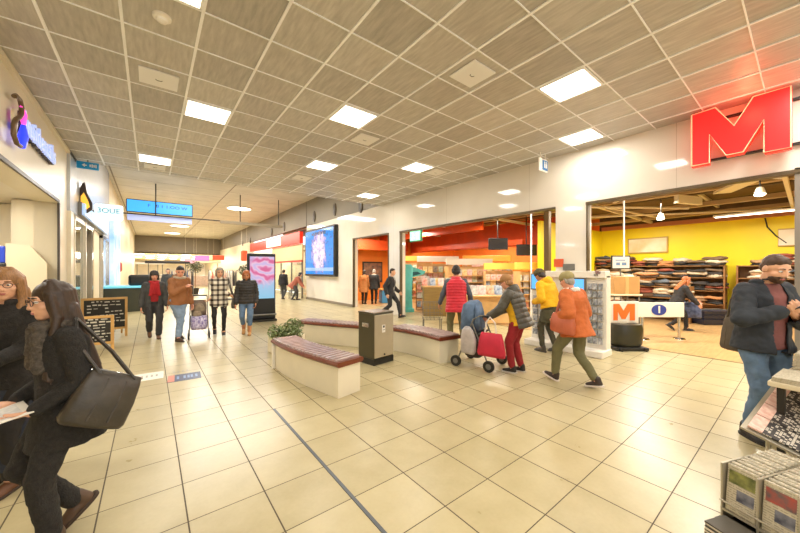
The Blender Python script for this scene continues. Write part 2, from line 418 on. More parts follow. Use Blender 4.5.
MB().lathe((0, 0, 0), [(.075, 0), (.075, -.02), (.06, -.03)]).build('base', m_white, t, True)
MB().lathe((0, 0, -.03), [(.05, 0), (.045, -.018), (.02, -.03), (.001, -.031)]).build('sensor_cap', m_white, t, True)
# round lamps of the high hall
for x, y, l in [(4.3, 21.5, 'oval lit lamp on the high ceiling to the right of the blue LED board'), (2.0, 33, 'oval lit lamp on the high ceiling farther down the hall'), (1.8, 40, 'oval lit lamp on the high ceiling just before the bulkhead')]:
    t = thing('hall_light', l, 'ceiling light', (x, y, HU), group='round lamps of the hall ceiling')
    MB().lathe((0, 0, 0), [(.75, 0), (.75, -.05), (.68, -.06)], 32).build('rim', m_white, t, True)
    MB().lathe((0, 0, -.055), [(.67, 0), (.5, -.03), (.01, -.04)], 32).build('diffuser', m_lamp, t, True)
for i, (x, y) in enumerate([(-1, 48), (1.2, 48.5), (3.6, 48), (0, 53), (2.6, 53), (5.2, 53), (-1.4, 58), (1.4, 58), (4.2, 58), (6.5, 58), (0, 64), (3, 64), (6, 64), (1.5, 70), (4.8, 70)]):
    t = thing('hall_light', 'small glowing round lamp on the low ceiling beyond the bulkhead', 'ceiling light', (x, y, 3.465), group='lamps beyond the bulkhead')
    MB().lathe((0, 0, 0), [(.5, 0), (.5, -.06), (.3, -.09), (.01, -.1)], 20).build('diffuser', m_lamp, t, True)
m_oval = mat('dark_wall_lamp_face', (64, 54, 42), .4); m_ovalrim = mat('dark_lamp_rim', (92, 80, 62), .4)
OV = [(357+0, 217), (338.5-3, 210)]
for (u, v), l in zip([(314.5, 216.5), (335, 209.5), (284.5, 226.5), (272, 232), (250.5, 240.5), (243, 243.5), (361, 205.8)], ['dark oval wall lamp above the left half of the blue wall screen', 'dark oval wall lamp above the right half of the blue wall screen', 'dark oval wall lamp above the end of the red shop fascia', 'dark oval wall lamp second from the end of the red fascia', 'dark oval wall lamp above the free-standing advert display', 'farthest dark oval wall lamp above the advert display', 'small dark wall lamp close under the edge of the tiled ceiling']):
    p = wp(u, v, RX)
    t = thing('wall_lamp', l, 'wall lamp', p, group='oval lamps on the taupe upper wall')
    s = .8 if u < 255 else 1
    q = Matrix.Rotation(R(-90), 4, 'Y')
    mb = MB(); mb.loft([((0, 0, 0), .30*s, .16*s), ((0, 0, .05), .28*s, .145*s)], q @ Matrix.Identity(4)); mb.build('rim', m_ovalrim, t, True)
    mb = MB(); mb.loft([((0, 0, .045), .25*s, .12*s), ((0, 0, .06), .2*s, .1*s)], q); mb.build('lamp_face', m_oval, t, True)

# ------------------------------------------------------------------ big red M on the white fascia
t = thing('letter_sign', 'big glowing red letter M mounted on the white fascia', 'letter sign', (RX, 1.12, 3.2))
m_red = mat('glowing_red_acrylic', (206, 26, 28), .45, emit=(255, 50, 44), es=.62)
m_redside = mat('red_letter_return', (200, 40, 30), .25, emit=(255, 60, 36), es=.9)
MP = [(0, 0), (0, .98), (.27, 1), (.47, .58), (.66, 1), (1, 1), (1, 0), (.76, 0), (.76, .56), (.56, .08), (.385, .08), (.205, .53), (.205, 0)]
W_, H_ = .97, .80
mx = basis(*WR, o=(-.22, 0, 0))
MB().prism([(x*W_, y*H_) for x, y in MP], .05, mx).build('letter_face', m_red, t)
MB().prism([(x*W_*1.02-.01, y*H_*1.02-.008) for x, y in MP], .1, basis(*WR, o=(-.115, 0, 0))).build('letter_return', m_redside, t)
def edge(pts, r):
    return MB().tube([mx @ V((x*W_, y*H_, .052)) for x, y in pts+pts[:1]], r, 6)
edge(MP, .008).build('rim', mat('lit_letter_rim', (255, 190, 150), .3, emit=(255, 150, 110), es=1.0), t)
b = MB()
for z in (.09, .69): b.box((-.035, -1.35, z), (.07, 2.5, .025))
b.build('mounting_rail', m_black, t)
b = MB()
for y in (.12, .36, .62, .86):
    b.cyl((-.12, -y, .3), (-.0, -y, .3), .015)
b.build('standoff', m_dark, t)
point('letter_glow', (RX-.55, .5, HC-.22), 13, (1, .12, .06), .1)

# ------------------------------------------------------------------ hanging signs on the right
t = thing('pictogram_sign', 'small white and blue pictogram sign hanging below the ceiling edge', 'sign', (6.45, 3.42, 3.66))
MB().box((0, 0, .12), (.34, .03, .26), bev=.006).build('sign_board', m_white, t)
MB().box((.05, -.02, .12), (.2, .01, .2)).build('blue_field', mat('sign_blue', (40, 110, 170), .4), t)
b = MB(); b.ell((.02, -.027, .18), (.018, .006, .018)).box((.02, -.027, .11), (.035, .008, .09)).ell((.085, -.027, .18), (.018, .006, .018)).box((.085, -.027, .11), (.045, .008, .09)); b.build('pictogram', m_white, t)
MB().box((-.1, 0, .31), (.02, .02, .12)).box((.1, 0, .31), (.02, .02, .12)).build('hanger', m_white, t)
p = wp(416, 236, RX-.08)
t = thing('exit_sign', 'glowing green exit sign under the bookshop header', 'exit sign', p)
MB().box((0, 0, 0), (.07, .56, .36), bev=.01).build('housing', mat('sign_green', (60, 150, 110), .4), t)
MB().box((-.037, 0, 0), (.008, .5, .3)).build('lit_face', mat('lit_green_face', (170, 235, 200), .3, emit=(150, 240, 200), es=1.0), t)
b = MB(); b.ell((-.044, .12, .08), (.006, .03, .03)).box((-.044, .1, 0), (.006, .05, .11)).box((-.044, .14, -.09), (.006, .03, .09)).box((-.044, .06, -.07), (.006, .08, .03)).box((-.044, .05, .02), (.006, .08, .025)).box((-.044, -.12, 0), (.006, .12, .2))
b.build('running_figure', mat('pale_sign_white', (236, 250, 244), .3, emit=(236, 255, 246), es=.8), t)

# ------------------------------------------------------------------ big blue wall screen
ym, zm = 15.15, 2.50
t = thing('wall_screen', 'big blue lit advertising screen on the white wall', 'screen', (RX, ym, zm))
MB().box((-.10, 0, 0), (.2, 3.5, 2.42), bev=.02).build('casing', m_black, t)
def screen_blue():
    m = mat('blue_advert_screen', (30, 120, 220), .15); g = G(m); x, y, z = g.sep()
    n = g.noise(2.3, 6, dist=.6); n2 = g.noise(5.5, 5, dist=1.0)
    r = g.m('SQRT', g.m('ADD', g.m('POWER', g.m('MULTIPLY', g.m('ADD', y, .1), 1.15), 2.0), g.m('POWER', g.m('MULTIPLY', z, 1.05), 2.0)))
    k = g.m('SUBTRACT', g.m('ADD', g.m('MULTIPLY', n, 1.5), .72), r)
    burst = g.ramp(k, [(.3, (36, 150, 240)), (.42, (96, 140, 226)), (.55, (190, 170, 226)), (.7, (240, 224, 240))])
    c2 = g.mix(g.m('MULTIPLY', g.m('LESS_THAN', n2, .42), .55), burst, lin((44, 60, 160)))
    band = g.m('MULTIPLY', g.m('LESS_THAN', z, -.78), g.m('GREATER_THAN', z, -.95))
    c3 = g.mix(g.m('MULTIPLY', band, .7), c2, lin((190, 220, 245)))
    g.out('Base Color', lin((8, 12, 20))); g.out('Emission Color', c3); g.out('Emission Strength', 1.2)
    return m
MB().box((-.202, 0, 0), (.01, 3.3, 2.22)).build('screen', screen_blue(), t)
b = MB()
for i in range(9):
    y = .75-i*.19; b.box((-.209, y, .93+(i % 2)*.01), (.004, .12, .12+(i % 3)*.03))
b.build('caption', mat('dark_caption', (26, 34, 66), .4), t)

# ------------------------------------------------------------------ free-standing advert display
pl_, pr_ = gp(247, 322), gp(275.5, 320)
c0 = (pl_+pr_)/2; dx = pr_-pl_; wd = dx.length; az = math.atan2(dx.y, dx.x)
t = thing('advert_display', 'free-standing black display showing a pink swirl advert', 'advert display', (c0.x, c0.y, 0), az)
zt = 1.6+18.5*wd/28.5*.97
MB().box((0, .09, zt/2+.03), (wd, .2, zt-.06), bev=.02).build('casing', m_black, t)
def pink():
    m = mat('pink_advert_screen', (230, 160, 210), .15); g = G(m); x, y, z = g.sep()
    n = g.noise(3.4, 4, dist=1.6)
    w = g.nt.nodes.new('ShaderNodeTexWave'); w.wave_type = 'RINGS'; w.rings_direction = 'Y'; w.inputs['Scale'].default_value = .9; w.inputs['Distortion'].default_value = 16; w.inputs['Detail'].default_value = 3; w.inputs['Detail Scale'].default_value = 1.3
    mp = g.nt.nodes.new('ShaderNodeMapping'); mp.inputs['Location'].default_value = (-.1, 0, -.2); g.nt.links.new(g.tc, mp.inputs[0]); g.nt.links.new(mp.outputs[0], w.inputs['Vector'])
    sw = g.ramp(w.outputs['Fac'], [(0, (226, 96, 150)), (.35, (240, 150, 196)), (.7, (248, 206, 230)), (1, (214, 190, 236))])
    r = g.m('SQRT', g.m('ADD', g.m('POWER', g.m('SUBTRACT', x, .05), 2.0), g.m('POWER', g.m('MULTIPLY', g.m('SUBTRACT', z, .3), .8), 2.0)))
    f = g.ramp(g.m('ADD', r, g.m('MULTIPLY', n, .35)), [(.52, (0, 0, 0, 1)), (.66, (1, 1, 1, 1))])
    bg = g.ramp(g.m('MULTIPLY', g.m('ADD', z, .7), .65), [(.0, (150, 214, 244)), (.35, (176, 206, 240)), (.6, (206, 190, 234)), (1, (200, 170, 220))])
    g.out('Base Color', lin((20, 16, 20))); g.out('Emission Color', g.mix(f, sw, bg)); g.out('Emission Strength', .95)
    return m
sh = zt*.62
o = MB().box((0, 0, 0), (wd*.86, .01, sh)).build('screen', pink(), t); o.location = (.02, -.014, zt-.1-sh/2)
MB().box((0, .05, .03), (wd*1.05, .5, .06), bev=.01).build('base', m_dark, t)
MB().tube([(-wd*.5, -.22, .22), (wd*.5, -.22, .22)], .03).box((-wd*.46, -.1, .2), (.04, .24, .04)).box((wd*.46, -.1, .2), (.04, .24, .04)).build('guard_rail', m_grey, t)

# ------------------------------------------------------------------ benches round the planter
m_wood = mat('red_brown_bench_wood', (112, 50, 26), .32, var=.22, vs=3, stretch=(1, 1, 8), coat=.3)
m_slat = mat('dark_bench_slats', (164, 142, 136), .35, var=.2, vs=8, coat=.2)
m_stone = mat('cream_bench_base', (228, 218, 192), .3, var=.04, vs=3)
def smooth_path(pts, n=40):
    pts = [V((*p, 0)) for p in pts]; out = []
    P_ = [2*pts[0]-pts[1]]+pts+[2*pts[-1]-pts[-2]]
    m = len(pts)-1
    for k in range(n+1):
        s = k/n*m; i = min(int(s), m-1); f = s-i; a, b_, c, d = P_[i:i+4]
        out.append(.5*((2*b_)+(-a+c)*f+(2*a-5*b_+4*c-d)*f*f+(-a+3*b_-3*c+d)*f**3))
    return out
def offset(path, d):
    out = []
    for i, p in enumerate(path):
        q = (path[min(i+1, len(path)-1)]-path[max(i-1, 0)]).normalized(); out.append(p+V((-q.y, q.x, 0))*d)
    return out
def band(mb, path, w, z0, z1, ext=0, rnd_=0):
    if ext:
        d0 = (path[0]-path[1]).normalized(); d1 = (path[-1]-path[-2]).normalized()
        path = [path[0]+d0*ext]+path+[path[-1]+d1*ext]
    l, r = offset(path, w/2), offset(path, -w/2)
    rings = []
    for a, b_ in zip(l, r):
        e = rnd_; d = (a-b_).normalized()*e
        rings.append([V((a.x, a.y, z0+e)), a-d+V((0, 0, z0)), b_+d+V((0, 0, z0)), V((b_.x, b_.y, z0+e)), V((b_.x, b_.y, z1-e)), b_+d+V((0, 0, z1)), a-d+V((0, 0, z1)), V((a.x, a.y, z1-e))])
    mb.skin(rings); return mb
def bench(name, label, pts, w, legs=()):
    path = smooth_path(pts); c = path[len(path)//2].copy()
    path = [p-c for p in path]
    t = thing(name, label, 'bench', (c.x, c.y, 0), group='wood-topped benches round the planter')
    band(MB(), path, w-.07, 0.0, .385, 0, .004).build('base', m_stone, t)
    band(MB(), path, w, .39, .452, .03, .02).build('seat', m_wood, t, True)
    b_ = MB(); L = 0; nxt = .05
    for i in range(len(path)-1):
        a, q = path[i], path[i+1]; d = q-a; ln = d.length
        while nxt < L+ln:
            f = (nxt-L)/ln; p = a+d*f
            b_.box((p.x, p.y, .458), (w-.05, .052, .034), math.atan2(d.y, d.x)+math.pi/2, .004, seg=1); nxt += .092
        L += ln
    b_.build('slat', m_slat, t)
    for i in legs:
        p = path[int(i*(len(path)-1))]; o_ = offset(path, w/2-.01)[int(i*(len(path)-1))]
        MB().box((o_.x, o_.y, .195), (.045, .045, .39), 0, .006).build('leg', m_white, t)
    return t
bench('bench', 'curved bench with cream base and slatted seat, nearest the viewer, left of the bin', [(2.02, 3.64), (1.88, 4.3), (1.80, 4.9), (1.79, 5.45)], .44, (.95,))
bench('bench', 'curved bench at the back of the ring, behind the bin', [(2.78, 7.2), (3.125, 6.55), (3.575, 5.76), (3.88, 5.24)], .40, (.2,))
bench('bench', 'bench with cream base and slatted wooden seat to the right of the bin', [(4.0, 5.2), (4.1, 4.75), (4.14, 4.3), (4.1, 3.86)], .50)
t = thing('planter', 'low planter with small green bushes between the two left benches', 'planter', (2.12, 6.35, 0))
MB().box((0, 0, .17), (.5, .5, .34), .4, .02).build('planter_box', m_stone, t)
def leaves(mb, n, r, c, size, rg):
    for _ in range(n):
        d = V((rg.gauss(0, 1), rg.gauss(0, 1), rg.gauss(0, 1))).normalized()*r*rg.random()**.4
        p = V(c)+V((d.x, d.y, d.z*.75)); q = Matrix.Rotation(rg.random()*6.3, 3, 'Z') @ Matrix.Rotation(rg.uniform(-1, 1), 3, 'X')
        s = size*rg.uniform(.6, 1.2)
        mb._add([p+q@V(v) for v in ((0, -s, 0), (s*.4, 0, s*.15), (0, s, 0), (-s*.4, 0, s*.15))], [(0, 1, 2), (0, 2, 3)])
rg = random.Random(3)
for c in ((-.2, -.12, .42), (.18, .1, .47), (0.02, -.28, .4)):
    b = MB(); leaves(b, 260, .2, c, .05, rg); b.build('foliage', mat('pale_green_leaves', (122, 136, 84), .55, var=.35, vs=14), t)

# ------------------------------------------------------------------ litter bin
pb = [gp(361, 361.8), gp(374, 366.3), gp(393.7, 360.6)]
ex = (pb[2]-pb[1]); wv = ex.length; az = math.atan2(ex.y, ex.x); dp = .40
t = thing('litter_bin', 'square litter bin with beige front and dark sides between the benches', 'litter bin', (pb[1].x, pb[1].y, 0), az)
hb = .86
m_bin = mat('dark_olive_bin_metal', (84, 78, 58), .35, .4)
MB().box((wv/2, dp/2, .05), (wv*.99, dp*.98, .10)).build('plinth', m_black, t)
MB().box((wv/2, dp/2+.012, hb/2+.05), (wv, dp, hb-.1), bev=.012).build('body', m_bin, t)
MB().box((wv/2+.002, .004, hb/2+.05), (wv*.93, .02, hb-.14), bev=.006).build('door', mat('beige_bin_door', (182, 168, 140), .35, .25, var=.04), t)
MB().box((wv/2, dp/2+.01, hb+.008), (wv*1.02, dp*1.03, .03), bev=.008).build('lid', m_bin, t)
MB().box((wv*.46, -.009, .60), (.07, .004, .13)).build('notice_sticker', m_white, t)
MB().box((wv*.46, -.012, .635), (.035, .003, .035)).box((wv*.46, -.012, .58), (.045, .003, .008)).build('sticker_print', m_black, t)
MB().cyl((wv*.5, -.004, .16), (wv*.5, -.016, .16), .016).build('lock', m_dark, t)
MB().box((-.003, dp*.55, .66), (.012, .16, .07), bev=.01).build('ash_slot', m_chrome, t)

# ------------------------------------------------------------------ floor stickers
def floor_sticker(a, b_, c, d, m, label, dec):
    P4 = [gp(*q) for q in (a, b_, c, d)]; ce = sum(P4, V())/4
    e = (P4[1]-P4[0]); az = math.atan2(e.y, e.x); w = e.length; h = (P4[3]-P4[0]).length
    t = thing('floor_sticker', label, 'floor sticker', (ce.x, ce.y, .002), az)
    MB().box((0, 0, 0), (w, h, .003)).build('sheet', m, t)
    dec(t, w, h)
def dwhite(t, w, h): words('lettering', 'iiiiiiiiiiii  iiii', h*.45, mat('pale_grey_print', (176, 170, 158), .6), FL, (0, 0, .003), t, .0005, sx=1.5)
def dblue(t, w, h):
    MB().box((-w*.4, 0, .002), (w*.2, h*.94, .002)).build('pink_end', mat('pink_print', (206, 130, 110), .5), t)
    b_ = MB()
    for x in (-.2, .0, .12, .22, .36): b_.box((x*w, 0, .0025), (w*.07, h*.4, .0015))
    b_.build('printed_dots', mat('light_blue_print', (128, 150, 190), .5), t)
floor_sticker((126, 383.5), (164, 377.5), (163, 372), (128, 376), m_white, 'white strip sticker on the floor tiles', dwhite)
floor_sticker((168, 383), (202, 377.5), (200, 371.5), (167, 376.5), mat('navy_sticker', (48, 62, 98), .4), 'navy blue strip sticker with a pink end on the floor tiles', dblue)

# ------------------------------------------------------------------ left shop: logo sign, lettering, partition
m_lightblue = mat('lit_blue_letter', (190, 204, 245), .3, emit=(170, 190, 255), es=.8)
p = wp(12, 122, LX)
t = thing('logo_sign', 'tall looping logo with pink and blue glow on the cream fascia', 'logo sign', (LX, p.y-.1, p.z)); t.scale = (.7, .8, .66)
def loop(pts, r): return MB().tube([V((.1, y, z)) for y, z in pts], r, 10)
loop([(-.18, .35), (-.10, .41), (.08, .42), (.17, .33), (.16, .2), (.05, .08), (-.10, -.02), (-.2, -.16), (-.2, -.33), (-.06, -.44), (.12, -.42)], .035).build('loop', mat('bronze_letter', (112, 90, 66), .35, .3), t, True)
loop([(.13, .36), (.25, .22), (.27, .05)], [.02, .05, .03]).build('pink_stroke', mat('lit_pink', (255, 90, 200), .3, emit=(255, 70, 190), es=1.1), t, True)
loop([(.26, .03), (.24, -.2), (.16, -.42)], [.03, .07, .05]).build('blue_stroke', mat('lit_blue', (50, 70, 255), .3, emit=(40, 60, 255), es=1.3), t, True)
MB().loft([((0, 0, 0), .2, .12), ((0, 0, .03), .19, .11)], basis((0, 0, 1), (0, 1, 0), (1, 0, 0), (.05, -.02, 0))).build('back_plate', m_cream, t)
p0, p1 = wp(22, 131, LX), wp(52, 159, LX)
t = thing('shop_lettering', 'row of small blue-white lit letters on the cream fascia beside the logo', 'lettering', (LX, (p0.y+p1.y)/2-.22, (p0.z+p1.z)/2+.02)); t.scale = (1, .95, .85)
words('lit_letters', 'lnsidenails', .46, m_lightblue, WL, (.06, 0, 0), t, .02, sx=.95)
words('letter_backs', 'lnsidenails', .46, mat('dark_letter_side', (70, 66, 80), .4), WL, (.03, 0.02, -.02), t, .025, sx=.95)
t = thing('partition', 'cream partition panel with a slanted top corner inside the left shop', 'partition', (-1.55, 8.3, 0))
MB().prism([(-.35, 0), (.12, 0), (.12, 1.72), (-.08, 2.02), (-.35, 2.05)], .04, basis(*WF)).build('panel', m_cream, t)
MB().box((-.11, -.03, .05), (.5, .1, .1)).build('foot_rail', m_cream2, t)
t = thing('poster_frame', 'narrow pale framed poster high on the left shop end wall', 'poster', (-1.93, 9.14, 2.45))
MB().box((0, 0, 0), (.22, .03, .55)).build('frame', m_cream2, t); MB().box((0, -.018, 0), (.16, .01, .48)).build('print', mat('tan_print', (206, 172, 122), .6, var=.1), t)
t = thing('display_box', 'blue and dark display box at the left picture edge inside the shop', 'display', (-2.0, 8.35, 0))
MB().box((0, 0, .8), (.26, .26, 1.6), bev=.02).build('stand', m_cream, t); MB().box((0, 0, 1.86), (.2, .2, .28), bev=.02).build('blue_box', mat('vivid_blue', (40, 70, 190), .35), t); MB().box((0, 0, 1.66), (.22, .22, .12), bev=.02).build('dark_box', m_dark, t)

# glazed shop front farther along the left wall
t = struct('window_1', MB().box((LX-.02, 9.35, 1.4), (.16, .30, 2.8)).box((LX, 9.75, 1.4), (.1, .08, 2.8)).box((LX, 11.2, 1.4), (.12, .1, 2.8)).box((LX, 10.5, 2.74), (.1, 1.6, .1)).box((LX, 10.5, .06), (.1, 1.6, .12)), m_cream2)
MB().box((LX, 10.5, 1.4), (.012, 1.4, 2.6)).build('pane', m_glass, t)
t = struct('window_2', MB().box((LX, 12.35, 1.4), (.12, .1, 2.8)).box((LX, 11.8, 2.74), (.1, 1.1, .1)).box((LX, 14.9, 1.4), (.12, .1, 2.8)).box((LX, 17.0, 1.4), (.12, .1, 2.8)).box((LX, 15.9, 2.74), (.1, 2.1, .1)), m_chrome)
MB().box((LX, 15.95, 1.4), (.012, 2.0, 2.6)).build('pane', m_glass, t)
struct('wall_left_panels', MB().box((LX-.05, 13.6, 1.4), (.1, .9, 2.8)).box((LX-.2, 12.75, 1.4), (.3, .7, 2.8)).box((LX-.15, 14.4, 1.4), (.25, .6, 2.8)), m_cream)
m_shelf = mat('brown_shelf_wood', (140, 96, 52), .45, var=.12)
t = thing('display_shelf', 'tall brown shelf unit behind the glass of the left shop front', 'shelf', (-2.3, 10.6, 0), R(90))
MB().box((-.62, 0, 1.1), (.04, .4, 2.2)).box((.62, 0, 1.1), (.04, .4, 2.2)).build('side_panel', m_shelf, t)
for z in (.35, .8, 1.25, 1.7, 2.15): MB().box((0, 0, z), (1.2, .4, .03)).build('shelf', m_shelf, t)
for i in range(16):
    z = (.365, .815, 1.265, 1.715)[i % 4]; x = -1.0+.0; y = 10.15+.28*(i//4)
    o = MB().box((0, 0, .12), (.2, .16+.04*(i % 3), .2+.05*(i % 2)), bev=.02).build('gift_box', [mat('box_tone_%d' % k, c, .5) for k, c in enumerate([(190, 196, 206), (120, 90, 70), (210, 190, 160), (90, 96, 120)])][i % 4])
    o.location = (-2.3, y, z+.0); tag(o, 'small box on the brown shelves behind the left glass front', 'box', 'boxes on the glazed shop shelves')
t = thing('hanging_sign', 'blue direction sign with white symbols hung under the ceiling by the left wall', 'sign', (-1.08, 9.8, 3.90)); t.scale = (.78, .78, .78)
MB().box((0, 0, 0), (.46, .04, .20), bev=.006).build('sign_board', mat('teal_blue_sign', (20, 132, 176), .4, emit=(10, 110, 160), es=.25), t)
b = MB(); b.prism([(-.12, 0), (-.06, .05), (-.06, -.05)], .006, basis(*WF, o=(0, -.022, 0))).box((-.045, -.024, 0), (.05, .006, .03))
for i, x in enumerate((.06, .10, .14, .18)): b.box((x-.01, -.024, 0), (.025, .006, .07+.02*(i % 2)))
b.build('symbols', m_white, t); MB().box((0, 0, .135), (.03, .03, .07)).build('hanger', m_grey, t)
p = wp(83, 198, LX+.1)
t = thing('flame_sign', 'dark and yellow teardrop shop sign on the silver fascia', 'shop sign', (LX, p.y, p.z))
q = basis(*WL, o=(.05, 0, 0))
MB().prism([(-.14, -.1), (-.13, .05), (-.02, .34), (.02, .36), (.05, .12), (.14, -.1), (.14, -.26), (.04, -.36), (-.08, -.28)], .05, basis(*WF, o=(.12, .0, 0))).build('dark_drop', mat('dark_brown_sign', (60, 44, 36), .35), t)
MB().prism([(-.05, .02), (.0, .12), (.07, -.06), (.10, -.2), (.03, -.28), (-.05, -.18)], .02, basis(*WF, o=(.12, -.05, 0))).build('yellow_drop', mat('amber', (246, 196, 70), .3, emit=(255, 190, 60), es=.7), t)
t = thing('lightbox_sign', 'round-cornered white lit sign sticking out from the left wall', 'lit sign', (-.90, 12.0, 3.20))
MB().box((0, 0, 0), (.60, .12, .44), bev=.06, seg=4).build('lightbox', mat('lit_white_sign', (226, 246, 252), .3, emit=(214, 242, 255), es=1.05), t, True)
words('lettering', '3OUE', .2, mat('teal_letter', (110, 176, 186), .4), WF, (0, -.068, .03), t, .004, sx=.95)
MB().box((-.32, 0, 0), (.1, .05, .05)).build('wall_bracket', m_grey, t)
words('dark_initial', 'E', .2, m_dark, WF, (-.42, -.068, .06), t, .02)
# blue glow wall beyond
def bluewall():
    m = mat('blue_lit_glass', (140, 190, 245), .2); g = G(m); n = g.noise(.9, 4)
    c = g.ramp(n, [(.3, (130, 182, 246)), (.55, (190, 216, 252)), (.75, (228, 238, 255))])
    g.out('Base Color', c); g.out('Emission Color', c); g.out('Emission Strength', .55); return m
t = thing('lit_panel', 'tall pale blue lit glass panel on the left wall beyond the lit sign', 'lit panel', (LX, 19.0, 0))
MB().box((.1, 0, 2.3), (.16, 3.2, 3.4), bev=.02).build('glass_face', bluewall(), t); MB().box((.1, 0, .3), (.18, 3.3, .6)).build('base', m_cream, t)
t = thing('fascia_light', 'pale blue lit strip along the bottom of the silver fascia', 'light strip', (LX+.053, 12.6, 2.98))
MB().box((.08, 0, 0), (.06, 5.0, .26), bev=.01).build('lit_face', bluewall(), t); MB().box((.03, 0, 0), (.06, 5.1, .3)).build('backing', m_grey, t)
tag(MB().box((-1.2, 21.2, 1.75), (.2, .3, .5), bev=.1).build('wall_sign', mat('red_brown_sign', (170, 66, 40), .4)), 'small red-brown sign on the left wall past the blue panel', 'sign')
# black counter with blue lit top
t = thing('counter', 'dark green-black counter with a blue lit top at the far left', 'counter', (-.62, 16.5, 0))
MB().box((0, 0, .45), (1.5, 1.0, .9), bev=.02).build('front', mat('black_green_panel', (58, 60, 48), .4, var=.15, vs=2), t)
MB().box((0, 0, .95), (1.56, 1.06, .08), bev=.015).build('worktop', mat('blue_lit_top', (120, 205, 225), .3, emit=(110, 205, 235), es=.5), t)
b = MB().box((.3, 0, 1.2), (.7, .5, .42), bev=.08); b.build('dark_case', m_black, t)
# chalkboards
def chalkboard(loc, rz, w, h, label, seed):
    t = thing('chalkboard', label, 'chalkboard', loc, rz)
    wf = mat('pine_frame', (206, 160, 92), .45, var=.12, vs=5)
    for s in (-1, 1): MB().box((s*w/2, 0, h/2), (.05, .04, h), bev=.006).build('leg', wf, t)
    for z in (h-.025, h*.22): MB().box((0, 0, z), (w, .04, .05)).build('rail', wf, t)
    MB().box((0, -.004, h*.6), (w-.05, .02, h*.72)).build('board', mat('blackboard', (40, 38, 32), .7, var=.2, vs=6), t)
    r_ = random.Random(seed); b_ = MB()
    for i in range(8):
        z = h*.9-i*h*.082; x = -w*.4
        while x < w*.36:
            l = r_.uniform(.03, .1)
            if r_.random() < .8: b_.box((x+l/2, -.017, z+r_.uniform(-.008, .008)), (l, .004, r_.uniform(.012, .03)))
            x += l+r_.uniform(.015, .04)
    b_.build('chalk_writing', mat('chalk', (206, 200, 184), .8), t)
    MB().tube([(-w*.4, .06, h-.1), (-w*.4, .42, .02)], .018).tube([(w*.4, .06, h-.1), (w*.4, .42, .02)], .018).build('rear_strut', wf, t)
chalkboard((gp(105, 338).x, gp(105, 338).y, 0), R(4), .76, .95, 'chalkboard menu in a pine frame, the one farther from the viewer', 1)
chalkboard((gp(92, 352).x, gp(92, 352).y, 0), R(-4), .60, .70, 'chalkboard partly hidden behind the woman with the shoulder bag', 2)

# ------------------------------------------------------------------ blue LED board across the hall
Yb = 17.8
p0, p1 = yp(127, 199, Yb), yp(192, 217, Yb)
zt = p0.z; zb = yp(160, 213.5, Yb).z
t = thing('led_board', 'wide sky-blue LED board hanging across the hall ceiling', 'LED board', ((p0.x+p1.x)/2, Yb, (zt+zb)/2))
w_, h_ = p1.x-p0.x, zt-zb
MB().box((0, .06, 0), (w_+.06, .12, h_+.06), bev=.01).build('casing', m_dark, t)
MB().box((0, -.004, 0), (w_, .01, h_)).build('screen', mat('led_sky_blue', (60, 160, 245), .3, emit=(64, 168, 250), es=.95), t)
words('led_text', 'F   8 1 1:OO W', h_*.36, mat('dark_blue_text', (18, 70, 130), .4), WF, (.25, -.012, h_*.12), t, .003, sx=1.25)
MB().box((0, .1, -h_/2-.22), (w_, .02, .3)).build('lower_panel', mat('pale_violet_panel', (190, 200, 245), .3, emit=(180, 195, 250), es=.45), t)
t = thing('suspended_beam', 'long thin taupe bar hung across the hall below the blue LED board', 'beam', (2.6, Yb-.05, 3.98))
MB().box((-.6, 0, 0.02), (6.6, .05, .05)).build('cable_bar', m_dark, t)
MB().box((1.6, 0, -.02), (3.0, .12, .14), bev=.01).build('thick_bar', mat('taupe_bar', (150, 136, 110), .5), t)
for x in (-2.4, 1.0, 2.9): MB().cyl((x, 0, .03), (x, 0, HU-3.98), .022).build('rod', m_dark, t)

# ------------------------------------------------------------------ far hall: red shop, stalls, banners
t = thing('storefront', 'distant shop front with a glowing red fascia beyond the blue screen', 'shop front', (RX, 17.6, 0))
MB().box((-.1, 5.8, 3.45), (.2, 11.4, .66)).build('fascia', mat('glowing_red_fascia', (222, 50, 30), .3, emit=(240, 50, 24), es=.6), t)
MB().box((-.21, 5.0, 3.45), (.02, 3.2, .52), bev=.005).build('lit_name_panel', mat('lit_cream_panel', (255, 240, 210), .3, emit=(255, 236, 200), es=1.1), t)
MB().box((-.02, 2.9, 2.6), (.08, 5.6, 1.0)).build('slatted_panel', mat('cream_slats', (226, 200, 150), .5, var=.08, vs=2, stretch=(1, 1, 14)), t)
MB().box((-.06, 3.6, 2.12), (.12, 7.0, .1)).build('red_rail', mat('red_rail_paint', (200, 56, 40), .4), t)
MB().box((-.01, 8.5, 1.5), (.06, 5.8, 3.0)).build('lit_window', mat('lit_window_cream', (250, 236, 206), .4, emit=(255, 236, 200), es=.5), t)
for y in (.15, 1.9, 3.9, 5.9): MB().box((-.03, y, 1.05), (.06, .08, 2.1)).build('frame', m_grey, t)
MB().box((.0, 3.1, 1.05), (.02, 5.5, 2.1)).build('glass_pane', m_glass, t)
struct('wall_right_far', MB().box((RX+1.6, 23.6, 1.6), (.1, 13, 3.2)).box((RX+.13, 37.5, HC/2), (.26, 15.5, HC)), m_cream)
struct('ceiling_red_shop', MB().box((RX+.85, 23.6, 3.0), (1.5, 13, .08)), m_white)
for y in (20, 25): area('red_shop_lamp', (RX+.8, y, 2.9), .9, 2.5, 60)
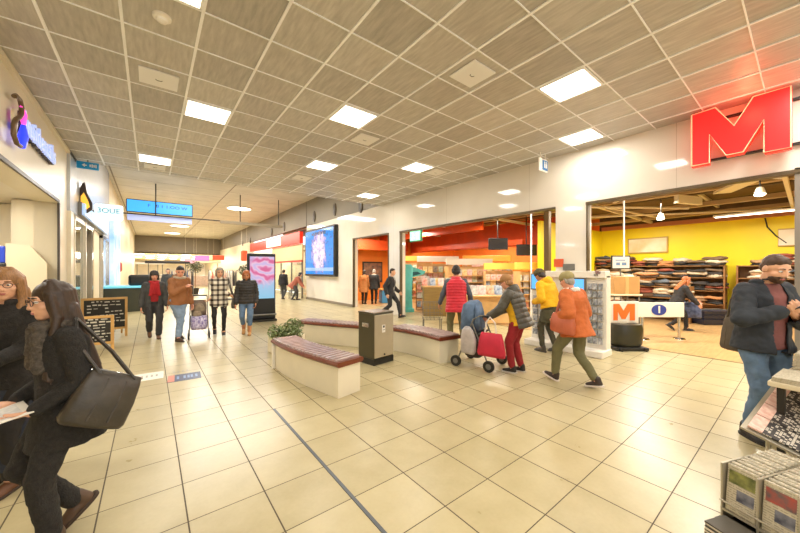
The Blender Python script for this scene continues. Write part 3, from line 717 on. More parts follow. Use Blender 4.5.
for i, (x, y, s, c, l) in enumerate([(3.3, 30, (1.0, .06, .42), (240, 120, 190), 'pink banner hanging over the far hall'), (4.6, 31, (.9, .06, .4), (226, 84, 50), 'small red oval shop sign over the far hall'), (2.5, 30.5, (.7, .06, .35), (236, 170, 190), 'pale pink banner beside the larger pink one'), (5.75, 27, (.45, .3, .8), (226, 80, 44), 'red and white sign block left of the advert display')]):
    z = (2.55, 2.65, 2.3, 2.7)[i]; t = thing('hanging_banner', l, 'banner', (x, y, z))
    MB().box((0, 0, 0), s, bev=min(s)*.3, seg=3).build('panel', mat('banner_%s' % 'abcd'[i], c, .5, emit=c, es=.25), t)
    for q in (-1, 1): MB().cyl((q*s[0]*.4, 0, s[2]/2-.02), (q*s[0]*.4, 0, HU-z), .005).build('cord', m_cream2, t)
def stall(loc, w, h, c, label, roof):
    t = thing('market_stall', label, 'stall', loc)
    MB().box((0, 0, .5), (w, 1.0, 1.0), bev=.02).build('counter', mat('stall_%d' % (sum(c)), c, .5, var=.15), t)
    for s in (-1, 1): MB().cyl((s*w*.46, .3, 1.0), (s*w*.46, .3, h), .03).build('post', m_grey, t)
    MB().box((0, 0, h), (w*1.08, 1.3, .18), bev=.03).build('roof', mat('stall_roof_%d' % int(sum(roof)), roof, .5), t)
    return t
stall((1.1, 31, 0), 2.6, 2.2, (150, 136, 120), 'grey market stall with a black roof in the far hall', (40, 38, 40))
stall((.0, 37, 0), 2.0, 2.2, (200, 180, 150), 'pale market stall farther down the left of the hall', (222, 216, 206))
stall((4.4, 38, 0), 2.6, 2.4, (196, 170, 150), 'stall with a cream roof far down the hall behind the plaid shirt', (236, 220, 190))
stall((2.2, 47, 0), 3.2, 2.5, (170, 160, 150), 'farthest stall with a white roof at the bulkhead', (240, 234, 220))
def far_rack(loc, w, cols, label):
    t = thing('clothes_rack', label, 'clothes rack', loc)
    MB().tube([(-w/2, 0, 0), (-w/2, 0, 1.6), (w/2, 0, 1.6), (w/2, 0, 0)], .02).build('frame', m_grey, t)
    MB().box((0, 0, .05), (w, .5, .04)).build('base', m_grey, t)
    n = int(w/.12)
    for i in range(n):
        b_ = MB(); x = -w/2+(i+.5)*w/n; b_.loft([((x, 0, .55), .045, .24), ((x, 0, 1.2), .04, .22), ((x, 0, 1.45), .03, .2), ((x, 0, 1.56), .02, .05)], seg=10)
        o = b_.build('hanging_garment', cols[i % len(cols)], None, True); o.location = loc; tag(o, 'garment hanging on the '+label, 'garment', 'garments on the '+label)
gm = [mat('garment_%d' % i, c, .7, var=.1) for i, c in enumerate([(226, 206, 190), (232, 150, 130), (96, 104, 130), (58, 56, 58), (236, 228, 214), (150, 140, 120), (180, 96, 90)])]
far_rack((2.95, 19.2, 0), 1.1, [gm[4], gm[1], gm[0], gm[4]], 'pale clothes rack behind the plaid shirt')
far_rack((1.4, 22.2, 0), 1.2, [gm[3], gm[2], gm[0]], 'dark clothes rack behind the brown jacket')
far_rack((3.9, 23.2, 0), 1.2, [gm[3], gm[5], gm[2], gm[4]], 'mixed clothes rack left of the advert display')
def potted(loc, h, label, seed):
    t = thing('potted_tree', label, 'plant', loc); r_ = random.Random(seed)
    MB().lathe((0, 0, 0), [(.18, 0), (.24, .4), (.22, .4), (.2, .36), (.01, .36)]).build('pot', m_dark, t, True)
    MB().tube([(0, 0, .36), (.02, 0, h*.6), (0, .02, h*.8)], .025).build('trunk', m_shelf, t)
    b_ = MB(); leaves(b_, 420, .5, (0, 0, h*.78), .09, r_); b_.build('foliage', mat('dull_green_leaves', (86, 92, 62), .6, var=.3, vs=6), t)
potted((4.0, 17.9, 0), 2.0, 'potted tree in the hall between the plaid shirt and the advert display', 5)
potted((2.35, 25, 0), 2.3, 'potted tree far down the hall behind the stroller', 6)
# ------------------------------------------------------------------ shop with the yellow wall
SA, CA = math.sin(math.atan2(250, 320)), math.cos(math.atan2(250, 320))
def cp(u, t, z=0):                           # ground point t metres ahead, under photo column u
    xc = (u-400)/320; return V((t*(SA+xc*CA), t*(CA-xc*SA), z))
AZ = -math.atan2(250, 320)                   # an object turned by AZ faces the viewer's side of the hall
m_beam = mat('tan_ceiling_beam', (176, 146, 104), .55, var=.12, vs=2)
m_duct = mat('pale_duct', (226, 212, 184), .4)
for i, (x, z, w, h) in enumerate([(7.9, 3.72, .1, .16), (8.9, 3.62, .14, .1), (9.7, 3.78, .08, .2), (10.6, 3.55, .2, .08), (11.6, 3.7, .1, .14), (12.6, 3.5, .16, .12), (13.6, 3.66, .1, .16), (14.6, 3.5, .22, .1)]):
    struct('beam_%d' % (i+1), MB().box((x, 5.0, z), (w, 18, h)), m_beam if i % 2 else mat('dark_beam', (84, 66, 42), .6))
for i, (y, z) in enumerate([(-1.2, 3.85), (.3, 3.45), (2.0, 3.85), (3.9, 3.5), (6.8, 3.4), (9.5, 3.45), (12, 3.4)]):
    struct('beam_%d' % (i+9), MB().box((11.5, y, z), (8.8, .07, .09)), m_duct)
struct('beam_16', MB().box((9.6, .75, 3.42), (2.2, .32, .05), R(28)), m_duct)
struct('beam_17', MB().box((10.8, 1.9, 3.38), (.9, .1, .2), R(-20)), m_duct)
struct('beam_18', MB().box((9.2, 2.9, 3.4), (.8, .08, .12), R(35)), m_duct)
for i, (x0, y0, x1, y1, z, r) in enumerate([(8.2, 5, 9.4, -2, 3.5, .03), (9.0, 4.6, 12.5, 2.2, 3.42, .035), (10.2, 3.6, 13.8, 3.2, 3.4, .03), (8.4, 1.6, 11.4, -.2, 3.55, .04), (11.5, 4.8, 14.6, .5, 3.38, .03), (8.3, 3.4, 9.6, 1.4, 3.6, .05), (9.2, 5.2, 9.8, 13, 3.5, .04), (8.1, 6, 8.4, 12, 3.45, .05)]):
    struct('beam_%d' % (i+19), MB().cyl((x0, y0, z), (x1, y1, z), r, seg=10), m_duct if i % 3 else m_grid, True)
def spot(x, y, z, label, lit=True):
    t = thing('spotlight', label, 'spotlight', (x, y, z), group='spotlights under the open shop ceiling')
    MB().cyl((0, 0, .02), (0, 0, .5), .012).build('rod', m_dark, t)
    MB().cyl((0, 0, .1), (-.03, 0, -.03), .05, .085, 18).build('lamp_can', m_duct, t, True)
    MB().ell((-.04, 0, -.04), (.075, .075, .03)).build('bulb', mat('bright_bulb', (255, 245, 220), .4, emit=(255, 238, 200), es=14), t, True)
p = wp(661, 217.5, 10.5); spot(*p, 'bright spotlight in front of the yellow wall, left of the flat duct')
p = wp(760, 193, 9.2); spot(*p, 'bright spotlight under the shop ceiling at the right, below the red letter')
p = wp(727, 228, 11.5)
def strip(loc, l, label):
    t = thing('strip_light', label, 'strip light', loc); MB().box((0, 0, .03), (.1, l, .06)).build('housing', m_white, t); MB().box((0, 0, -.01), (.08, l*.97, .03), bev=.01).build('tube', m_lamp, t)
strip((14.2, .6, 3.28), 2.6, 'long lit strip lamp above the yellow wall')
def poster(u0, v0, u1, v1, X, label, c1, c2):
    a, b_ = wp(u0, v0, X), wp(u1, v1, X); w = a.y-b_.y; h = a.z-b_.z
    t = thing('wall_poster', label, 'poster', (X, (a.y+b_.y)/2, (a.z+b_.z)/2))
    MB().box((0, 0, 0), (.05, w, h), bev=.008).build('frame', mat('tan_frame', (200, 160, 80), .5), t)
    MB().box((-.027, 0, 0), (.008, w*.94, h*.86)).build('print', mat('poster_'+str(int(u0)), c1, .5, vs=1.6, col2=c2), t)
poster(628, 239, 668, 252.5, 15.86, 'wide tan landscape poster on the yellow wall', (232, 196, 130), (250, 240, 216))
poster(778, 229, 797, 246, 15.86, 'pale poster on the yellow wall near the right picture edge', (236, 214, 180), (246, 234, 214))
p = wp(772, 228, 15.8)
tag(MB().tube([(15.84, p.y+.15, 3.3), (15.84, p.y+.1, 3.0), (15.84, p.y-.08, 2.7), (15.84, p.y-.3, 2.45)], .018).build('wall_cable', m_dark), 'dark cable curving down the yellow wall beside the pale poster', 'cable')
# garment shelves along the yellow wall
def garment_mesh(seed):
    r_ = random.Random(seed); b_ = MB()
    b_.loft([((0, 0, 0), .17, .2), ((0, 0, .02), .19, .225), ((.01, 0, .05), .185, .22), ((0, 0, .08), .15, .18), ((0, 0, .09), .08, .1)], seg=18, p=3.2)
    for v in b_.bm.verts: v.co += mnoise.noise_vector(v.co*7+V((seed*3, 0, 0)))*.045
    return b_
GC = [(92, 66, 46), (58, 50, 46), (170, 132, 96), (196, 176, 150), (120, 96, 74), (74, 78, 84), (216, 200, 176), (140, 70, 50), (40, 38, 40), (180, 120, 70)]
protos = []
for i, c in enumerate(GC):
    bb = garment_mesh(i); bmesh.ops.recalc_face_normals(bb.bm, faces=bb.bm.faces)
    me = bpy.data.meshes.new('folded_garment'); bb.bm.to_mesh(me); bb.bm.free(); me.shade_smooth()
    me.materials.append(mat('folded_cloth_%d' % i, c, .75, var=.2, vs=14, bump=.3, bs=40)); protos.append(me)
def garment(x, y, z, rz, s, label, group):
    o = bpy.data.objects.new('folded_garment', protos[rnd.randrange(len(protos))]); C.objects.link(o)
    o.location = (x, y, z); o.rotation_euler = (0, 0, rz); o.scale = s
    tag(o, label, 'folded garment', group)
def wall_shelf(y0, y1, tiers, x, label, lab2, grp, dp=.55):
    t = thing('garment_shelf', label, 'shelf', (x, (y0+y1)/2, 0)); w = y1-y0
    for z in tiers: MB().box((0, 0, z-.02), (dp, w, .03)).build('shelf', m_shelf, t)
    for s in (-1, 1): MB().box((.0, s*w/2, tiers[-1]/2), (dp, .04, tiers[-1])).build('side_panel', m_shelf, t)
    MB().box((dp/2, 0, tiers[-1]/2), (.03, w, tiers[-1])).build('back_panel', m_shelf, t)
    for k, z in enumerate(tiers):
        y = y0+.25
        top = k == len(tiers)-1
        while y < y1-.15:
            n = 3 if not top else rnd.choice([2, 3, 4, 5])
            zz = z-.003
            for j in range(n):
                s = rnd.uniform(1.05, 1.45); hz = rnd.uniform(.9, 1.3)
                garment(x-.05+rnd.uniform(-.03, .03), y, zz, rnd.uniform(-.6, .6), (s, s, hz), lab2, grp); zz += .082*hz
            y += .43
wall_shelf(1.75, 6.0-.35, [.45, .90, 1.35, 1.76], 15.3, 'long brown wall shelf heaped with folded clothes under the tan poster', 'folded garment in the heaps on the long wall shelf', 'folded garments on the long wall shelf')
wall_shelf(2.2, 4.7, [.4, .75, 1.1], 12.9, 'lower shelf of folded clothes standing in front of the long wall shelf', 'folded garment on the lower shelf in front of the wall shelf', 'folded garments on the lower shelf')
wall_shelf(-.6, 1.45, [.45, .9, 1.35, 1.75], 15.3, 'dark clothes shelf on the yellow wall behind the man with the phone', 'folded garment on the shelf behind the man with the phone', 'folded garments behind the man')
# navy shopping baskets near the seated goods
pn = gp(712, 324)
for k in range(3):
    t = thing('shopping_basket', ['navy basket on the shop floor, bottom of its stack', 'navy basket in the middle of the stack on the shop floor', 'top navy basket of the stack on the shop floor'][k], 'basket', (pn.x, pn.y, .12*k), AZ, 'navy baskets on the shop floor')
    MB().skin([[V((sx*(.42+.06*q), sy*(.22+.04*q), .16*q+.01)) for sx, sy in ((-1, -1), (1, -1), (1, 1), (-1, 1))] for q in (0, 1)]).build('basket_body', mat('navy_plastic', (34, 40, 62), .4, var=.2, vs=20), t)
    MB().tube([(-.44, 0, .17), (-.2, 0, .2), (.2, 0, .2), (.44, 0, .17)], .015).build('handle', m_grey, t)
# barrier with M board and blue number oval
F2, R2 = V((SA, CA, 0)), V((CA, -SA, 0))
p = cp(659, 7.4)
t = thing('barrier', 'white checkout barrier board with a blue oval number plate', 'barrier', p, AZ)
MB().box((0, 0, .68), (1.14, .04, .34), bev=.01).build('barrier_board', m_white, t)
for x in (-.36,): MB().cyl((x, .04, .0), (x, .04, .84), .035).lathe((x, .04, 0), [(.14, 0), (.13, .02), (.03, .03)]).build('post', m_chrome, t, True)
MB().cyl((.5, .04, .0), (.5, .04, .84), .03).lathe((.5, .04, 0), [(.12, 0), (.11, .02), (.03, .03)]).build('post', m_chrome, t, True)
MB().loft([((0, 0, 0), .17, .125), ((0, 0, .008), .17, .125)], basis(*WF, o=(-.02, -.022, .68))).build('number_oval', mat('royal_blue', (44, 64, 150), .4), t)
words('number', '1', .24, m_white, WF, (-.02, -.032, .68), t, .003, sx=1.6)
p = cp(623.5, 6.56)
t = thing('checkout_sign', 'white sign board with an orange letter M standing on a black tub', 'sign', (p.x, p.y, .52), AZ)
MB().box((0, 0, .22), (.60, .03, .44), bev=.006).build('sign_board', m_white, t)
MB().prism([(x*.44-.22, y*.34+.05) for x, y in MP], .006, basis(*WF, o=(0, -.016, 0))).build('letter', mat('orange_letter', (238, 118, 40), .4), t)
MB().box((-.02, -.018, -.01), (.14, .012, .08)).build('small_notice', m_paper, t)
t = thing('tub', 'black rounded tub below the orange M board', 'tub', (p.x, p.y, 0), AZ)
MB().loft([((0, 0, .06), .25, .22), ((0, 0, .12), .29, .26), ((0, 0, .42), .31, .27), ((0, 0, .51), .29, .25)], seg=28, p=3).build('tub_body', mat('black_green_tub', (46, 44, 32), .35), t, True)
MB().box((0, 0, .035), (.64, .56, .07), bev=.02).build('base', m_black, t)
for s in (-1, 1): MB().cyl((s*.24, -.27, .03), (s*.24, -.31, .03), .03).build('wheel', m_dark, t)
# brown carton, framed notice on a post
p = cp(621, 7.9)
t = thing('side_table', 'small cream table holding the brown carton behind the M board', 'table', p, AZ)
MB().box((0, 0, 1.0), (.7, .5, .04), bev=.01).build('tabletop', m_cream, t)
for sx in (-1, 1):
    for sy in (-1, 1): MB().cyl((sx*.3, sy*.2, 0), (sx*.3, sy*.2, .98), .018).build('leg', m_grey, t)
t = thing('carton', 'brown cardboard carton behind the orange M board', 'box', (p.x, p.y, 1.02), AZ)
MB().box((0, 0, .21), (.62, .42, .42), bev=.008).build('carton_body', mat('brown_cardboard', (186, 140, 84), .7, var=.06), t)
MB().box((0, -.213, .21), (.08, .004, .42)).build('packing_tape', mat('tape', (204, 166, 110), .3), t)
p = cp(620.5, 8.45)
t = thing('notice_stand', 'framed white notice on a post above the brown carton', 'notice', p, AZ)
MB().cyl((0, 0, 0), (0, 0, 1.62), .018).lathe((0, 0, 0), [(.16, 0), (.15, .02), (.02, .03)]).build('post', m_grey, t, True)
MB().box((0, 0, 1.80), (.50, .03, .36), bev=.006).build('frame', m_dark, t)
MB().box((0, -.018, 1.80), (.44, .008, .30)).build('sheet', m_white, t)
b_ = MB().box((-.02, -.024, 1.86), (.26, .004, .03)); b_.box((-.08, -.024, 1.76), (.1, .004, .08)).box((.08, -.024, 1.76), (.12, .004, .08)); b_.build('print', mat('blue_grey_print', (110, 140, 180), .5), t)
struct('column_2', MB().box((RX+.1, .08, 1.5), (.2, .09, 2.95)), mat('grey_post', (142, 134, 124), .4, .4))
p = wp(624, 235, 8.4); struct('column_3', MB().cyl((p.x, p.y, 1.9), (p.x, p.y, 4.0), .015), m_grid, True)

# ------------------------------------------------------------------ self-service kiosk wall with card racks in front of the pillar
XF = 6.62
ya, yb = wp(606.5, 300, XF).y, wp(531, 300, XF).y
kw = yb-ya
t = thing('service_kiosk', 'white self-service photo kiosk with blue screens and card racks in front of the pillar', 'kiosk', (XF, (ya+yb)/2, 0))
MB().box((-.02, 0, .06), (.46, kw+.05, .12), bev=.015).build('base', m_white, t)
MB().box((.11, 0, .80), (.20, kw, 1.40), bev=.01).build('cabinet', m_white, t)
MB().box((.06, -kw*.12, 1.515), (.24, kw*.76, .13), bev=.01).build('header', m_white, t)
def ky(u): return wp(u, 300, XF-.02).y-(ya+yb)/2
def scr(u0, u1, z0, z1):
    y0, y1 = ky(u0), ky(u1)
    f = MB().box((-.02, (y0+y1)/2, (z0+z1)/2), (.06, abs(y0-y1)+.05, z1-z0+.05), bev=.008).build('monitor', m_grey, t)
    MB().box((-.053, (y0+y1)/2, (z0+z1)/2), (.008, abs(y0-y1), z1-z0)).build('screen', mat('lit_blue_screen', (90, 170, 235), .2, emit=(84, 168, 240), es=.95), f)
scr(532.5, 544.5, 1.20, 1.50); scr(569, 584.5, 1.18, 1.42)
words('header_text', 'IIIIIIIIIIII', .06, m_dark, WR, (-.068, ky(567), 1.52), t, .003); words('header_text', 'IIIIII', .05, m_dark, WR, (-.068, ky(597), 1.505), t, .003)
words('header_mark', '88', .09, mat('maroon_mark', (120, 40, 50), .4), WR, (-.068, ky(599), 1.555), t, .003)
mcard = [mat('card_%d' % i, c, .35, vs=24, col2=c2) for i, (c, c2) in enumerate([((186, 188, 190), (84, 88, 94)), ((200, 200, 200), (100, 104, 112)), ((110, 114, 122), (206, 206, 206)), ((66, 70, 78), (180, 182, 182))])]
for col, (u0, u1, z0, n) in enumerate([(587.5, 592.5, .2, 8), (592.7, 597.7, .2, 8), (598, 603, .2, 8), (533, 538, .2, 6), (539, 544.5, .2, 6), (560, 566, .2, 5), (570, 577, .2, 5), (578, 585, .2, 5)]):
    y0, y1 = ky(u0)+(ya+yb)/2, ky(u1)+(ya+yb)/2
    dz = (1.36-z0)/8
    for k in range(n):
        o = MB().box((0, 0, 0), (.035, abs(y0-y1)*.88, dz*.8), bev=.008).build('gift_card_pack', mcard[(k*3+col*5) % 4])
        o.location = (XF-.03, (y0+y1)/2, z0+dz*(k+.5)); o.rotation_euler = (0, R(8), 0)
        tag(o, 'small silvery card pack hanging on the white kiosk rack', 'card pack', 'card packs on the kiosk')
p = wp(557, 263, RX)
tag(MB().box((0, 0, 0), (.02, .20, .17), bev=.004).build('price_sign', mat('orange_red_sign', (214, 90, 50), .4)), 'small orange-red sign on the pillar above the yellow jacket', 'sign').location = (RX-.01, p.y-.04, p.z)
p = wp(569, 267, RX)
tag(MB().box((0, 0, 0), (.02, .24, .13), bev=.004).build('wall_plate', m_grey), 'small grey plate on the white pillar above the kiosk', 'plate').location = (RX-.01, p.y, p.z)

# ------------------------------------------------------------------ bookshop behind the wide doorway
struct('trim_10', MB().box((12.2, 10.1, 3.1), (.3, 8.6, 1.0)).box((9.9, 11.0, 3.28), (.12, 6.8, .32)).box((11.0, 9.6, 2.66), (.1, 6, .2)), m_orange)
struct('trim_11', MB().box((9.0, 13.6, 2.86), (4.2, .2, .5)), m_orange)
p = wp(531, 240, 8.6); struct('column_4', MB().cyl((p.x, p.y, 0), (p.x, p.y, 4), .022), m_grid, True)
p = wp(547.5, 240, 7.6); struct('column_5', MB().box((p.x, p.y, 2), (.12, .12, 4.0)), mat('bronze_post', (120, 98, 66), .4, .4))
def tv(u, v, t_, w, h, label):
    p = cp(u, t_, 1.6+(270-v)*t_/320)
    t = thing('hanging_screen', label, 'screen', p, AZ)
    MB().box((0, 0, 0), (w, .08, h), bev=.015).build('casing', m_black, t)
    MB().box((0, -.042, 0), (w*.94, .006, h*.9)).build('screen', mat('dark_screen', (44, 36, 34), .15), t)
    MB().cyl((0, .02, h/2), (0, .02, 4.0-p.z), .018).build('ceiling_rod', m_dark, t)
tv(498, 244, 11.0, .66, .40, 'black hanging screen in the bookshop, left of the other one')
tv(526.5, 250, 11.4, .72, .40, 'dark hanging screen in the bookshop nearer the yellow strip')
m_books = [mat('cover_%d' % i, c, .4, vs=9, col2=c2) for i, (c, c2) in enumerate([((206, 60, 50), (240, 220, 200)), ((240, 236, 226), (170, 160, 160)), ((60, 90, 140), (210, 220, 230)), ((236, 180, 60), (250, 240, 200)), ((230, 150, 150), (250, 236, 230)), ((70, 64, 62), (190, 170, 150)), ((150, 180, 150), (236, 240, 226)), ((190, 110, 70), (240, 220, 190))])]
cover = []
for i, m in enumerate(m_books):
    o_ = MB().box((0, 0, .135), (.20, .025, .27), bev=.003, seg=1); me = bpy.data.meshes.new('magazine'); o_.bm.to_mesh(me); o_.bm.free(); me.materials.append(m); cover.append(me)
m_rackw = mat('honey_wood', (222, 180, 120), .4, var=.12, vs=4)
def mag_rack(u, t_, w, h, label, lab2, grp, head, turn=0, tiers=5, n=None):
    p = cp(u, t_); az = AZ+turn
    t = thing('magazine_rack', label, 'rack', p, az)
    MB().box((0, .22, h/2), (w, .04, h)).build('back_panel', m_rackw, t)
    MB().box((0, 0, .05), (w, .46, .1)).build('base', m_rackw, t)
    for s in (-1, 1): MB().box((s*w/2, .0, h/2), (.04, .48, h)).build('side_panel', m_rackw, t)
    if head: MB().box((0, .1, h+.2), (w, .2, .26), bev=.01).build('header', head, t)
    zs = [.25+(h-.35)*k/tiers for k in range(tiers)]
    for k, z in enumerate(zs): MB().box((0, .05, z-.015), (w-.04, .32, .03)).build('shelf', m_rackw, t)
    n = n or int((w-.1)/.2)
    M_ = Matrix.Translation(p) @ Matrix.Rotation(az, 4, 'Z')
    for k, z in enumerate(zs):
        for i in range(n):
            if rnd.random() < .06: continue
            o = bpy.data.objects.new('magazine', rnd.choice(cover)); C.objects.link(o)
            q = M_ @ V((-w/2+.13+i*(w-.2)/max(1, n-1)*.98, .06+.02*(k % 2), z+.002)); o.location = q
            o.rotation_euler = (R(-10), 0, az); o.scale = (1, 1, min(1.1, (h-.35)/tiers/.3))
            tag(o, lab2, 'magazine', grp)
hy = mat('lit_yellow_header', (250, 206, 90), .4, emit=(255, 205, 90), es=.08); hw = mat('lit_white_header', (222, 212, 196), .4, emit=(255, 244, 226), es=.05)
hr = mat('red_header', (206, 66, 36), .4)
ml = 'coloured magazine on the bookshop %s'
for i, (u, t_, w, h, head, turn, nm) in enumerate([(470, 13.6, 2.0, 1.75, hw, .1, 'rack behind the red vest'), (438, 14.6, 1.9, 1.9, hw, 0, 'rack left of the red vest'), (505, 12.6, 1.6, 1.55, hy, -.1, 'rack under the left hanging screen'),
                                                    (530, 11.6, 1.0, 1.55, hy, .1, 'rack next to the yellow strip'), (415, 16.5, 1.7, 2.0, hy, .1, 'rack behind the turquoise stand'), (487, 16.2, 2.4, 2.0, hy, 0, 'rack farthest from the doorway')]):
    mag_rack(u, t_, w, h, 'wooden magazine '+nm, ml % nm, 'magazines on the '+nm, head, turn)
# wood counter, low display table
p = cp(437, 11.4)
t = thing('shop_counter', 'wooden shop counter in the bookshop between the turquoise stand and the red vest', 'counter', p, AZ)
MB().box((0, 0, .5), (1.0, .6, 1.0), bev=.01).build('front', mat('olive_wood', (150, 124, 70), .4, var=.12, vs=3, stretch=(1, 1, 6)), t)
MB().box((0, 0, 1.02), (1.1, .66, .05), bev=.01).build('worktop', m_rackw, t)
M_ = Matrix.Translation(p) @ Matrix.Rotation(AZ, 4, 'Z')
for i in range(7):
    o = bpy.data.objects.new('magazine', cover[i]); C.objects.link(o); o.location = M_ @ V((-.44+i*.146, .02+.05*(i % 2), 1.046)); o.rotation_euler = (R(-8), 0, AZ+.1*(i % 3)); tag(o, 'magazine standing on the wooden shop counter', 'magazine', 'magazines on the counter')
p = cp(478, 9.6)
t = thing('display_table', 'wooden display table in the bookshop behind the rollator', 'table', p, AZ)
MB().box((0, 0, .84), (1.9, .7, .05), bev=.01).build('tabletop', m_rackw, t); MB().box((0, .1, .42), (1.8, .5, .80)).build('plinth', m_rackw, t)
M_ = Matrix.Translation(p) @ Matrix.Rotation(AZ, 4, 'Z')
for i in range(16):
    o = bpy.data.objects.new('magazine', cover[(i*3) % 8]); C.objects.link(o); o.location = M_ @ V((-.85+(i % 8)*.24, -.12+.3*(i//8), .867)); o.rotation_euler = (R(-14), 0, AZ); tag(o, 'magazine propped on the wooden display table', 'magazine', 'magazines on the display table')
# turquoise cardboard stand, small shelf beside it
p = cp(407.5, 12.3)
t = thing('cardboard_stand', 'tall turquoise cardboard stand at the left edge of the bookshop doorway', 'display stand', p, AZ)
m_tq = mat('turquoise_card', (94, 186, 178), .5, var=.1, vs=4)
MB().box((0, 0, .06), (.5, .4, .12), bev=.01).build('base', m_tq, t)
MB().loft([((0, 0, .1), .2, .12), ((-.02, 0, .7), .19, .11), ((0, 0, 1.3), .2, .12), ((0, 0, 1.72), .22, .12), ((-.02, 0, 1.82), .16, .1)], seg=20, p=3).build('body', m_tq, t, True)
MB().prism([(0, 1.3), (.28, 1.36), (.55, 1.44), (.62, 1.55), (.42, 1.62), (.1, 1.72)], .08, basis(*WF, o=(.08, .04, 0))).build('arm', m_tq, t)
MB().prism([(.1, 1.36), (.44, 1.46), (.3, 1.54), (.1, 1.52)], .01, basis(*WF, o=(.08, -.045, 0))).build('dark_panel', mat('deep_teal', (30, 84, 90), .5), t)
p = cp(423, 13.0)
t = thing('low_shelf', 'low book shelf right beside the turquoise stand', 'shelf', p, AZ)
for z in (.1, .45, .8, 1.1): MB().box((0, 0, z), (.55, .4, .03)).build('shelf', m_shelf, t)
for s in (-1, 1): MB().box((s*.275, 0, .56), (.03, .4, 1.12)).build('side_panel', m_shelf, t)
M_ = Matrix.Translation(p) @ Matrix.Rotation(AZ, 4, 'Z')
for i in range(12):
    o = bpy.data.objects.new('book', cover[(i*5+2) % 8]); C.objects.link(o); o.location = M_ @ V((-.17+.17*(i % 3), -.05, (.117, .467, .817, 1.117)[i//3])); o.rotation_euler = (0, 0, AZ); o.scale = (.8, 3, .85); tag(o, 'book on the low shelf beside the turquoise stand', 'book', 'books on the low shelf')
# wire basket stand left of the red vest
p = gp(432, 341)
t = thing('wire_basket', 'grey wire basket stand just left of the person in the red vest', 'basket', p, AZ)
b_ = MB()
for k in range(4):
    z = .5+.125*k; b_.tube([(-.21, -.15, z), (.21, -.15, z), (.21, .15, z), (-.21, .15, z), (-.21, -.15, z)], .006, 6)
for i in range(6):
    x = -.21+.084*i; b_.tube([(x, -.15, .875), (x, -.15, .5), (x, .15, .5), (x, .15, .875)], .004, 5)
b_.build('mesh', m_grey, t)
for sx in (-1, 1):
    for sy in (-1, 1): MB().tube([(sx*.19, sy*.13, .52), (sx*.2, sy*.15, 0)], .01).build('leg', m_grey, t)
# narrow doorway: picture panel and blue unit
p = yp(371, 272, 14.5)
t = thing('picture_panel', 'dark framed picture panel on the orange wall seen through the narrow doorway', 'picture', (p.x+.1, 14.5, p.z))
MB().box((0, 0, 0), (1.25, .06, 1.1), bev=.01).build('frame', m_dark, t); MB().box((0, -.034, 0), (1.12, .01, .95)).build('print', mat('dark_print', (70, 62, 62), .4, vs=5, col2=(150, 110, 80)), t)
p = gp(385, 303.5)
t = thing('low_cabinet', 'blue low cabinet inside the narrow doorway behind the walking man', 'cabinet', (p.x+.45, p.y+.2, 0), -.3)
MB().box((0, 0, .32), (1.0, .5, .6), bev=.01).build('body', mat('mid_blue_panel', (70, 140, 190), .4), t); MB().box((0, 0, .66), (1.06, .56, .06), bev=.01).build('top', mat('honey_top', (230, 180, 100), .4), t)
MB().box((0, 0, .02), (.9, .42, .04)).build('plinth', m_dark, t)

# ------------------------------------------------------------------ newsstand in the right foreground
e1 = V((.989, -.149, 0)); aN = math.atan2(e1.y, e1.x)
tb = V((3.72, .20, 0))
t = thing('news_table', 'newsstand table covered with newspapers at the right picture edge', 'table', tb, aN)
LW, LD = 1.75, .62
MB().box((LW/2, -LD/2, .735), (LW, LD, .04), bev=.008).build('tabletop', m_cream, t)
for x in (.06, LW-.06):
    for y in (-.06, -LD+.06): MB().box((x, y, .36), (.04, .04, .72)).build('leg', m_dark, t)
MB().box((.5, -.3, .42), (.7, .04, .56), bev=.01).build('inner_panel', m_white, t)
def newsmat(i, c, c2):
    m = mat('front_page_%d' % i, (216, 210, 194), .6); g = G(m); x, y, z = g.sep(); k = i*.37
    def rng(s, a, b_): return g.m('MULTIPLY', g.m('GREATER_THAN', s, a), g.m('LESS_THAN', s, b_))
    ln = g.m('LESS_THAN', g.m('FRACT', g.m('MULTIPLY', z, 75.0)), .5)
    nz = g.m('GREATER_THAN', g.noise(55, 2, g.comb(g.m('MULTIPLY', x, 1.6), k, g.m('MULTIPLY', z, .6))), .46)
    txt = g.m('MULTIPLY', ln, nz)
    page = g.mix(g.m('MULTIPLY', txt, .38), lin((196, 186, 162)), lin((60, 58, 56)))
    ph = g.m('MULTIPLY', rng(z, .165, .24), rng(x, -.06, .062)); ph2 = g.m('MULTIPLY', rng(z, .075, .14), rng(x, -.02, .06))
    n = g.noise(16, 4); pc = g.ramp(n, [(.35, c), (.65, c2)]); pc2 = g.ramp(n, [(.35, (54, 56, 72)), (.7, (150, 150, 160))])
    g.out('Base Color', g.mix(ph2, g.mix(ph, page, pc), pc2)); return m
nm = [newsmat(0, (60, 70, 40), (150, 150, 80)), newsmat(1, (190, 80, 64), (90, 90, 92)), newsmat(2, (90, 96, 110), (190, 190, 190)), newsmat(3, (150, 140, 120), (60, 60, 70))]
pmesh = []
for m in nm:
    o_ = MB().box((0, 0, .135), (.142, .016, .27), bev=.005); me = bpy.data.meshes.new('newspaper'); o_.bm.to_mesh(me); o_.bm.free(); me.materials.append(m); pmesh.append(me)
rk = V((2.82, .34, 0)); er = V((-.37, -.93, 0)).normalized(); az = math.atan2(er.y, er.x)     # front edge direction; depth is to its left
rk = rk+er*.17
t = thing('newspaper_rack', 'low wire newspaper rack with two columns of papers at the bottom right', 'rack', rk, az)
m_wire = mat('pale_wire', (180, 172, 152), .35, .5)
for x in (-.165, 0, .165): MB().box((x, .24, .2), (.012, .50, .40), bev=.004).build('divider', m_wire, t)
